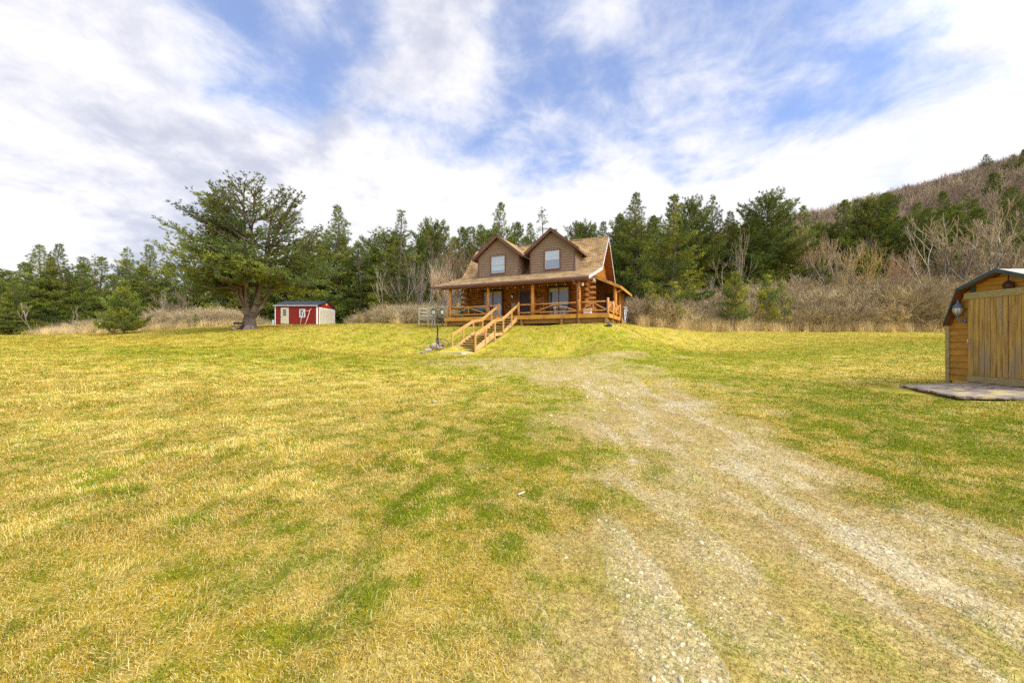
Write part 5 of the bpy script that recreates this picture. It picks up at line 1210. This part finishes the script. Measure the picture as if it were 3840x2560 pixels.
# ---------------------------------------------------------------- red garage
GX0, GX1, GY0, GY1, GZ, GT = -30.72, -25.25, 50.1, 55.1, EYE+2.22, EYE+4.66
W_ = GX1-GX0; gr = thing('garage', 'red metal garage with white trim and dark blue roof', 'garage', (GX0, GY0, GZ))
H_ = GT-GZ; m = MB(); m.box(0, W_, 0, 5.0, -.3, H_)
i = 0
while i*.15 < W_: m.box(i*.15, i*.15+.02, -.008, 0, 0, H_-.06); i += 1
gw = m.build('wall', RED, gr)
m = MB(); m.prism([(0, H_), (5.0, H_), (2.5, H_+.72)], 0, .02, W_+.012); m.build('gable', REDLIT, gr)
m = MB()
for (y0, z0_, y1, z1_) in ((-.18, H_-.04, 2.5, H_+.76), (5.18, H_-.04, 2.5, H_+.76)):
    P_ = [(y0, z0_), (y1, z1_), (y1, z1_+.05), (y0, z0_+.05)]; m.prism(P_ if y0 < 1 else P_[::-1], 0, -.15, W_+.15)
for i in range(19):
    xx = -.1+i*.31; m.beam((xx, -.18, H_+.025), (xx, 2.5, H_+.825), .03, .03)
rf = m.build('roof', BLROOF, gr)
m = MB(); m.box(-.15, W_+.15, -.20, -.18, H_-.08, H_+.02); m.build('fascia', WHTRIM, rf)
m = MB()
for (y0, y1) in ((-.18, 2.5), (5.18, 2.5)):
    P_ = [(y0, H_-.16), (y1, H_+.64), (y1, H_+.80), (y0, H_)]; m.prism(P_ if y0 < 1 else P_[::-1], 0, W_+.15, W_+.17)
m.build('rake_board', BLACK, rf)
for (a, b_, c, d_) in ((-.012, .10, -.02, 0), (W_-.11, W_+.012, -.02, 0)): m = MB(); m.box(a, b_, c, d_, 0, H_-.05); m.build('corner_trim', WHITE, gr)
m = MB(); m.box(W_+.012, W_+.03, -.02, .18, 0, H_-.05); m.build('corner_trim', WHITE, gr); m = MB(); m.box(W_+.001, W_+.03, 4.82, 5.0, 0, H_-.05); m.build('corner_trim', WHITE, gr)
def gpx(px): return (px-1920)/F*GY0-GX0
dx0, dx1 = gpx(1054.5), gpx(1081.5); m = MB(); m.box(dx0-.05, dx1+.05, -.03, 0, .07, 2.17); m.box(dx0, dx1, -.05, -.03, .10, 2.12)
for a in (.25, .60):
    m.box(dx0+.12, dx0+.38, -.056, -.05, a, a+.28); m.box(dx0+.52, dx0+.80, -.056, -.05, a, a+.28)
dd = m.build('entry_door', CREAM, gr)
m = MB(); cx = (dx0+dx1)/2; 
for i in range(3):
    for j in range(3): m.box(cx-.22+i*.152, cx-.22+i*.152+.128, -.058, -.05, 1.10+j*.29, 1.10+j*.29+.25)
m.build('pane', GLASSK, dd); m = MB(); m.ball((dx0+.09, -.07, .98), .035, 8, 6); m.build('handle', BLACK, dd)
wx0, wx1 = gpx(1125), gpx(1143); wz0, wz1 = (1280-1188)/F*GY0+EYE-GZ, (1280-1160)/F*GY0+EYE-GZ
m = MB(); m.box(wx0-.05, wx0+.04, -.05, 0, wz0-.05, wz1+.05); m.box(wx1-.04, wx1+.05, -.05, 0, wz0-.05, wz1+.05); m.box(wx0, wx1, -.048, 0, wz1-.03, wz1+.05); m.box(wx0, wx1, -.048, 0, wz0-.05, wz0+.03); m.box((wx0+wx1)/2-.012, (wx0+wx1)/2+.012, -.03, -.012, wz0, wz1)
for k_ in (1, 2, 3): m.box(wx0, wx1, -.034, -.012, wz0+(wz1-wz0)*k_/4-.012-.01*(k_ == 2), wz0+(wz1-wz0)*k_/4+.012+.01*(k_ == 2))
wn = m.build('window', WHITE, gr); m = MB(); m.box(wx0, wx1, -.012, -.009, wz0, wz1); m.build('pane', GLASSK, wn)
m = MB()
for i in range(9): m.box(W_+.012, W_+.035+.006*(i % 2), .62, 4.38, .05+i*.228, .05+i*.228+.219)
m.box(W_+.012, W_+.028, .6, 4.4, .02, 2.12); rd = m.build('roll_up_door', CREAM, gr)
m = MB(); m.box(W_+.012, W_+.05, .46, .62, 0, 2.26); m.box(W_+.012, W_+.05, 4.38, 4.54, 0, 2.26); m.box(W_+.012, W_+.05, .62, 4.38, 2.11, 2.26); m.build('frame', WHITE, rd)
m = MB(); m.ball((W_+.05, 2.5, 1.05), .04, 8, 5); m.build('handle', BLACK, rd)
m = MB(); em = [(0, -.16), (.10, -.05), (.34, .04), (.42, .14), (.22, .10), (.12, .12), (.06, .17), (-.06, .17), (-.12, .12), (-.22, .10), (-.42, .14), (-.34, .04), (-.10, -.05)]
m.prism([(2.5+a, H_+.34+c) for a, c in em], 0, W_+.014, W_+.04); m.build('emblem', BUFF, gr)
# bent white frame leaning on the garage wall
t = thing('pipe_frame', 'bent white pipe frame leaning on the front of the red garage', 'frame', (GX0+gpx(1143), GY0-.05, GZ))
def fpx(px): return (px-1143)/F*GY0
def fpz(py): return (1280-py)/F*GY0+EYE-GZ
m = MB(); m.tube([(fpx(1135), -.55, fpz(1216)), (fpx(1137), -.35, fpz(1190)), (fpx(1141), -.05, fpz(1162))], .024, 7); m.build('upright', WHITE, t)
m = MB(); m.tube([(fpx(1153), -.55, fpz(1216)), (fpx(1158), -.42, fpz(1200)), (fpx(1162.5), -.2, fpz(1176)), (fpx(1164), -.10, fpz(1163)), (fpx(1169), -.08, fpz(1158))], .030, 8); m.build('upright', WHITE, t)
m = MB(); m.tube([(fpx(1139), -.09, fpz(1166)), (fpx(1163), -.12, fpz(1165))], .020, 6); m.build('crossbar', WHITE, t)
x, y = GX0-.35, GY0+.3; t = thing('plastic_drum', 'small blue and white plastic drum at the left corner of the red garage', 'drum', (x, y, gz(x, y)))
m = MB(); m.lathe([(.17, 0), (.18, .05), (.18, .60), (.16, .66)], n=12); m.build('body', mat('pale_blue_plastic', (.50, .66, .74), rough=.5), t); m = MB(); m.lathe([(.17, .66), (.17, .72), (.1, .73)], n=12); m.build('lid', mat('cyan_plastic', (.05, .42, .55), rough=.5), t)

# bench and firewood by the old pine
D = 35.2; x = (893-1920)/F*D; t = thing('garden_bench', 'low dark metal bench at the foot of the old pine', 'bench', (x, D, gz(x, D)), R(8))
m = MB(); m.box(-.5, .45, -.18, .18, .36, .39); m.build('seat', DKWOOD, t); m = MB(); m.box(-.5, .45, .18, .21, .50, .72); m.build('backrest', DKWOOD, t)
for sx in (-.42, .38):
    for sy in (-.15, .17): m = MB(); m.tube([(sx, sy, .37 if sy < 0 else .7), (sx, sy*1.2, 0)], .022, 6); m.build('leg', BLACK, t)
D = 35.0; x = (876-1920)/F*D; m = MB(); m.tube([(-.14, 0, .14), (.14, 0, .14)], .14, 10); o = m.build('wood_block', BARKL); o.location = (x, D, gz(x, D)); tag(o, 'cut log lying left of the bench under the old pine', 'log')
# bits on the lawn
def lawn_at(px, py):
    D = 2.0
    for _ in range(60):
        x = (px-1920)/F*D; zt = gz(x, D); ray = EYE+relz(py, D)
        if ray < zt: break
        D *= 1.035
    return x, D, zt
x, y, z = lawn_at(440, 1700); m = MB(); m.beam((-.13, 0, .0), (.13, .02, .006), .017, .012); o = m.build('wood_stick', mat('bleached_stick', (.62, .47, .20), (.5, .38, .15), 6)); o.location = (x, y, z+.012); o.rotation_euler = (0, 0, R(25)); tag(o, 'bleached stick lying on the lawn at the left', 'stick')
x, y, z = lawn_at(1630, 1519); m = MB(); m.ball((0, 0, 0), .05, 9, 6, (1.2, .8, .5), .2); o = m.build('pale_stone', STONE); o.location = (x, y, z+.02); tag(o, 'pale stone alone on the grass left of the drive', 'stone')
x, y, z = lawn_at(1957, 1858); m = MB(); m.beam((-.035, 0, 0), (.035, .02, .004), .014, .008); o = m.build('wood_chip', mat('chip_wood', (.62, .56, .42), rough=.9)); o.location = (x, y, z+.015); o.rotation_euler = (0, 0, R(25)); tag(o, 'pale wood chip on the grass beside the left edge of the drive', 'wood chip')

# ---------------------------------------------------------------- near shed (gambrel roof), local axes: x away from camera along its front, y into the shed
SD = math.atan2(.0655, 1); BX, BY = 10.15, 9.0
# local frame: s = metres from the far corner toward the camera, n = out of the wall (towards -x)
bs = thing('garden_shed', 'orange stained barn-roofed shed with a wide plank door at the right edge', 'shed', (BX, BY, EYE), 0)
ex = Vector((-.0655, -1, 0)).normalized(); ey = Vector((1, -.0655, 0)).normalized()   # local x: toward camera, local y: into the shed
bs.rotation_euler = (0, 0, math.atan2(ex.y, ex.x))
LW = 2.18; DP = 3.0; z_b, z_e, z_k, z_p = -.90, .50, 1.14, 1.42
kx = .36
def bw(x):   # underside of the roof above the front wall
    x = min(x, LW-x); return np.interp(x, [.06, kx, LW/2], [z_e, z_k-.06, z_p-.05])
m = MB(); m.prism([(0.02, z_b), (LW-.02, z_b), (LW-.02, z_e-.14), (LW-.11, z_e-.08), (LW-kx, z_k-.03), (LW/2, z_p+.0), (kx, z_k-.03), (.11, z_e-.08), (.02, z_e-.14)], 1, .03, DP)
zz = z_b; i = 0
while zz < z_p-.1:
    z1 = min(zz+.149, z_p-.08)
    def lim(zq):
        return 0.0 if zq < z_e-.1 else float(np.interp(zq, [z_e-.1, z_k-.02, z_p+.02], [.09, kx, LW/2]))
    a0, a1 = lim(zz)+.004, lim(z1)+.004
    m.add([(a0, -.020, zz), (LW-a0, -.020, zz), (LW-a1, .006, z1), (a1, .006, z1), (a0, .02, zz), (LW-a0, .02, zz)], [(0, 3, 2, 1), (0, 1, 5, 4)])
    # far and near side walls
    if zz < z_e-.05:
        for s_, xx in ((-1, 0), (1, LW)):
            f = [(xx+s_*.02, 0, zz), (xx+s_*.02, DP, zz), (xx-s_*.006, DP, z1), (xx-s_*.006, 0, z1), (xx-s_*.02, 0, zz), (xx-s_*.02, DP, zz)]
            m.add(f, [(0, 3, 2, 1), (0, 1, 5, 4)] if s_ > 0 else [(0, 1, 2, 3), (0, 4, 5, 1)])
    zz += .149
m.build('wall', SIDG, bs)
for a in (-.03, LW-.05): m = MB(); m.box(a, a+.08, -.035, .03, -1.02, z_e-.14); m.box(a+(0 if a < 1 else .05), a+(.03 if a < 1 else .08), .03, .09, -1.02, z_e-.14); m.build('corner_board', BOARD, bs)
OV = .16
def roofline(o): return [(.07, z_e-.09), (.345, z_k+.035), (LW/2, z_p+.065), (LW-.345, z_k+.035), (LW-.07, z_e-.09)]
rl = roofline(0); m = MB()
for i in range(4):
    (a, za), (c, zc) = rl[i], rl[i+1]; m.prism([(a, za), (a, za-.035), (c, zc-.035), (c, zc)], 1, -OV, DP+.1)
m.build('roof', SHEDROOF, bs)
m = MB()
for i in range(4):
    (a, za), (c, zc) = rl[i], rl[i+1]; m.prism([(a, za-.037), (a, za-.05), (c, zc-.05), (c, zc-.037)], 1, -OV+.01, .04)
m.build('soffit', SOFF, bs)
m = MB()
for i in range(4):
    (a, za), (c, zc) = rl[i], rl[i+1]; m.prism([(a, za+.012), (a, za-.07), (c, zc-.07), (c, zc+.012)], 1, -OV-.02, -OV)
m.build('fascia', TEAL, bs)
# door
DX0 = .465; m = MB(); w = .102; zt, zb = .93, -.74; n_ = 15
for i in range(n_):
    a = DX0+.01+i*(w+.003); j = rnd.uniform(-.002, .002); m.box(a, a+w-.006, -.055+j, -.03, zb, zt)
m.box(DX0+.01, DX0+.01+n_*(w+.003), -.040, -.028, zb+.01, zt-.01)
dr = m.build('door', PLK, bs)
m = MB(); m.beam((DX0-.06, -.062, 1.00), (DX0+n_*(w+.003)+.06, -.062, .99), .028, .135); m.build('header_board', BOARD, dr)
m = MB(); m.beam((DX0, -.062, -.81), (DX0+n_*(w+.003), -.062, -.815), .028, .135); m.build('bottom_board', BOARD, dr)
m = MB(); m.tube([(DX0+.035, -.065, .06), (DX0+.035, -.095, .04), (DX0+.035, -.095, -.04), (DX0+.035, -.065, -.06)], .007, 6); m.build('handle', STEEL, dr)
m = MB(); m.box(DX0+.03, DX0+.12, -.03, -.018, 1.07, 1.23); m.build('trim_block', TEAL, bs)
# lantern on the shed wall
def onshed(name, label, cat, x, y, z):
    p = bs.matrix_basis @ Vector((x, y, z)); q = Vector((BX, BY, EYE))+ex*x+ey*y+Vector((0, 0, z)); t = thing(name, label, cat, q); t.rotation_euler = bs.rotation_euler; return t
t = onshed('coach_lantern', 'blue-grey coach lantern on the shed wall left of its door', 'lantern', .33, -.02, .60)
t.scale = (.86, .86, .86)
m = MB(); m.ball((0.05, -.005, -.15), .06, 10, 6, (.8, .5, 1.2)); m.tube([(.05, -.03, -.14), (.03, -.07, -.18), (-.01, -.11, -.12), (-.01, -.11, -.02)], .013, 7); m.lathe([(.005, -.16), (.02, -.13), (.012, -.08), (.02, -.04), (.06, -.02), (.065, .0)], (-.01, -.11, 0), 10); m.build('bracket', BLUEMET, t)
m = MB(); m.lathe([(.055, 0), (.085, .06), (.098, .12), (.085, .20)], (-.01, -.11, 0), 12); m.build('glass', glass('clear_lantern_glass', (.42, .36, .30), .25), t)
m = MB(); m.lathe([(.105, .20), (.10, .215), (.065, .25), (.045, .29), (.03, .30), (.022, .33), (.028, .345), (.01, .37), (.004, .41)], (-.01, -.11, 0), 12); m.build('cap', BLUEMET, t)
m = MB()
for k_ in range(8): a = k_*math.pi/4; m.tube([(-.01+r_*math.cos(a), -.11+r_*math.sin(a), zz) for r_, zz in ((.058, 0), (.089, .06), (.101, .12), (.088, .20))], .0045, 4)
m.build('cage', BLUEMET, t)
t = onshed('frying_pan', 'brown cast iron frying pan hung on the shed gable', 'pan', 1.21, -.03, 1.13)
m = MB(); n = 18; m.tube([(0, 0, 0), (0, -.012, 0), (0, -.014, 0), (0, -.045, 0)], [.085, .088, .098, .112], n); m.tube([(0, -.045, 0), (0, -.046, 0), (0, -.020, 0)], [.112, .104, .085], n); m.build('bowl', PANM, t)
m = MB(); m.beam((.02, -.035, .10), (.06, -.03, .235), .022, .010); m.build('handle', PANM, t); t.rotation_euler.rotate_axis('Y', R(-14)); t.scale = (.85, 1, .85)
# ramp in front of the shed door
rp = thing('plank_ramp', 'weathered wooden platform lying in front of the shed door', 'ramp', (0, 0, 0))
q = [(10.05, 8.45, -.885), (8.5, 8.46, -.945), (7.78, 6.72, -.955), (9.85, 6.05, -.90)]
m = MB(); nb = 11
for i in range(nb):
    f0, f1 = i/nb, (i+.955)/nb; A = Vector(q[0]).lerp(Vector(q[3]), f0); B = Vector(q[0]).lerp(Vector(q[3]), f1); Cc = Vector(q[1]).lerp(Vector(q[2]), f1); Dd = Vector(q[1]).lerp(Vector(q[2]), f0)
    j = rnd.uniform(-.006, .006); U = Vector((0, 0, EYE+j)); e = Vector((rnd.uniform(-.03, .03), 0, 0)); T = Vector((0, 0, -.035)); vs = [A+U, B+U, Cc+U+e, Dd+U+e]; m.add(vs+[v_+T for v_ in vs], [(0, 3, 2, 1), (4, 5, 6, 7), (0, 1, 5, 4), (1, 2, 6, 5), (2, 3, 7, 6), (3, 0, 4, 7)])
m.build('boards', RAMPW, rp)
m = MB()
for f in (.06, .5, .95):
    A = Vector(q[0]).lerp(Vector(q[1]), f); B = Vector(q[3]).lerp(Vector(q[2]), f); m.beam(A+Vector((0, 0, EYE-.075)), B+Vector((0, 0, EYE-.075)), .05, .07)
m.build('joist', DKWOOD, rp)
x, y = 8.95, 6.20; m = MB(); m.tube([(-.55, 0, 0), (.6, 0, 0)], .045, 10); o = m.build('white_pipe', WHITE); o.location = (x, y, gz(x, y)+.03); o.rotation_euler = (0, 0, R(-12)); tag(o, 'white plastic pipe lying under the near edge of the shed ramp', 'pipe')
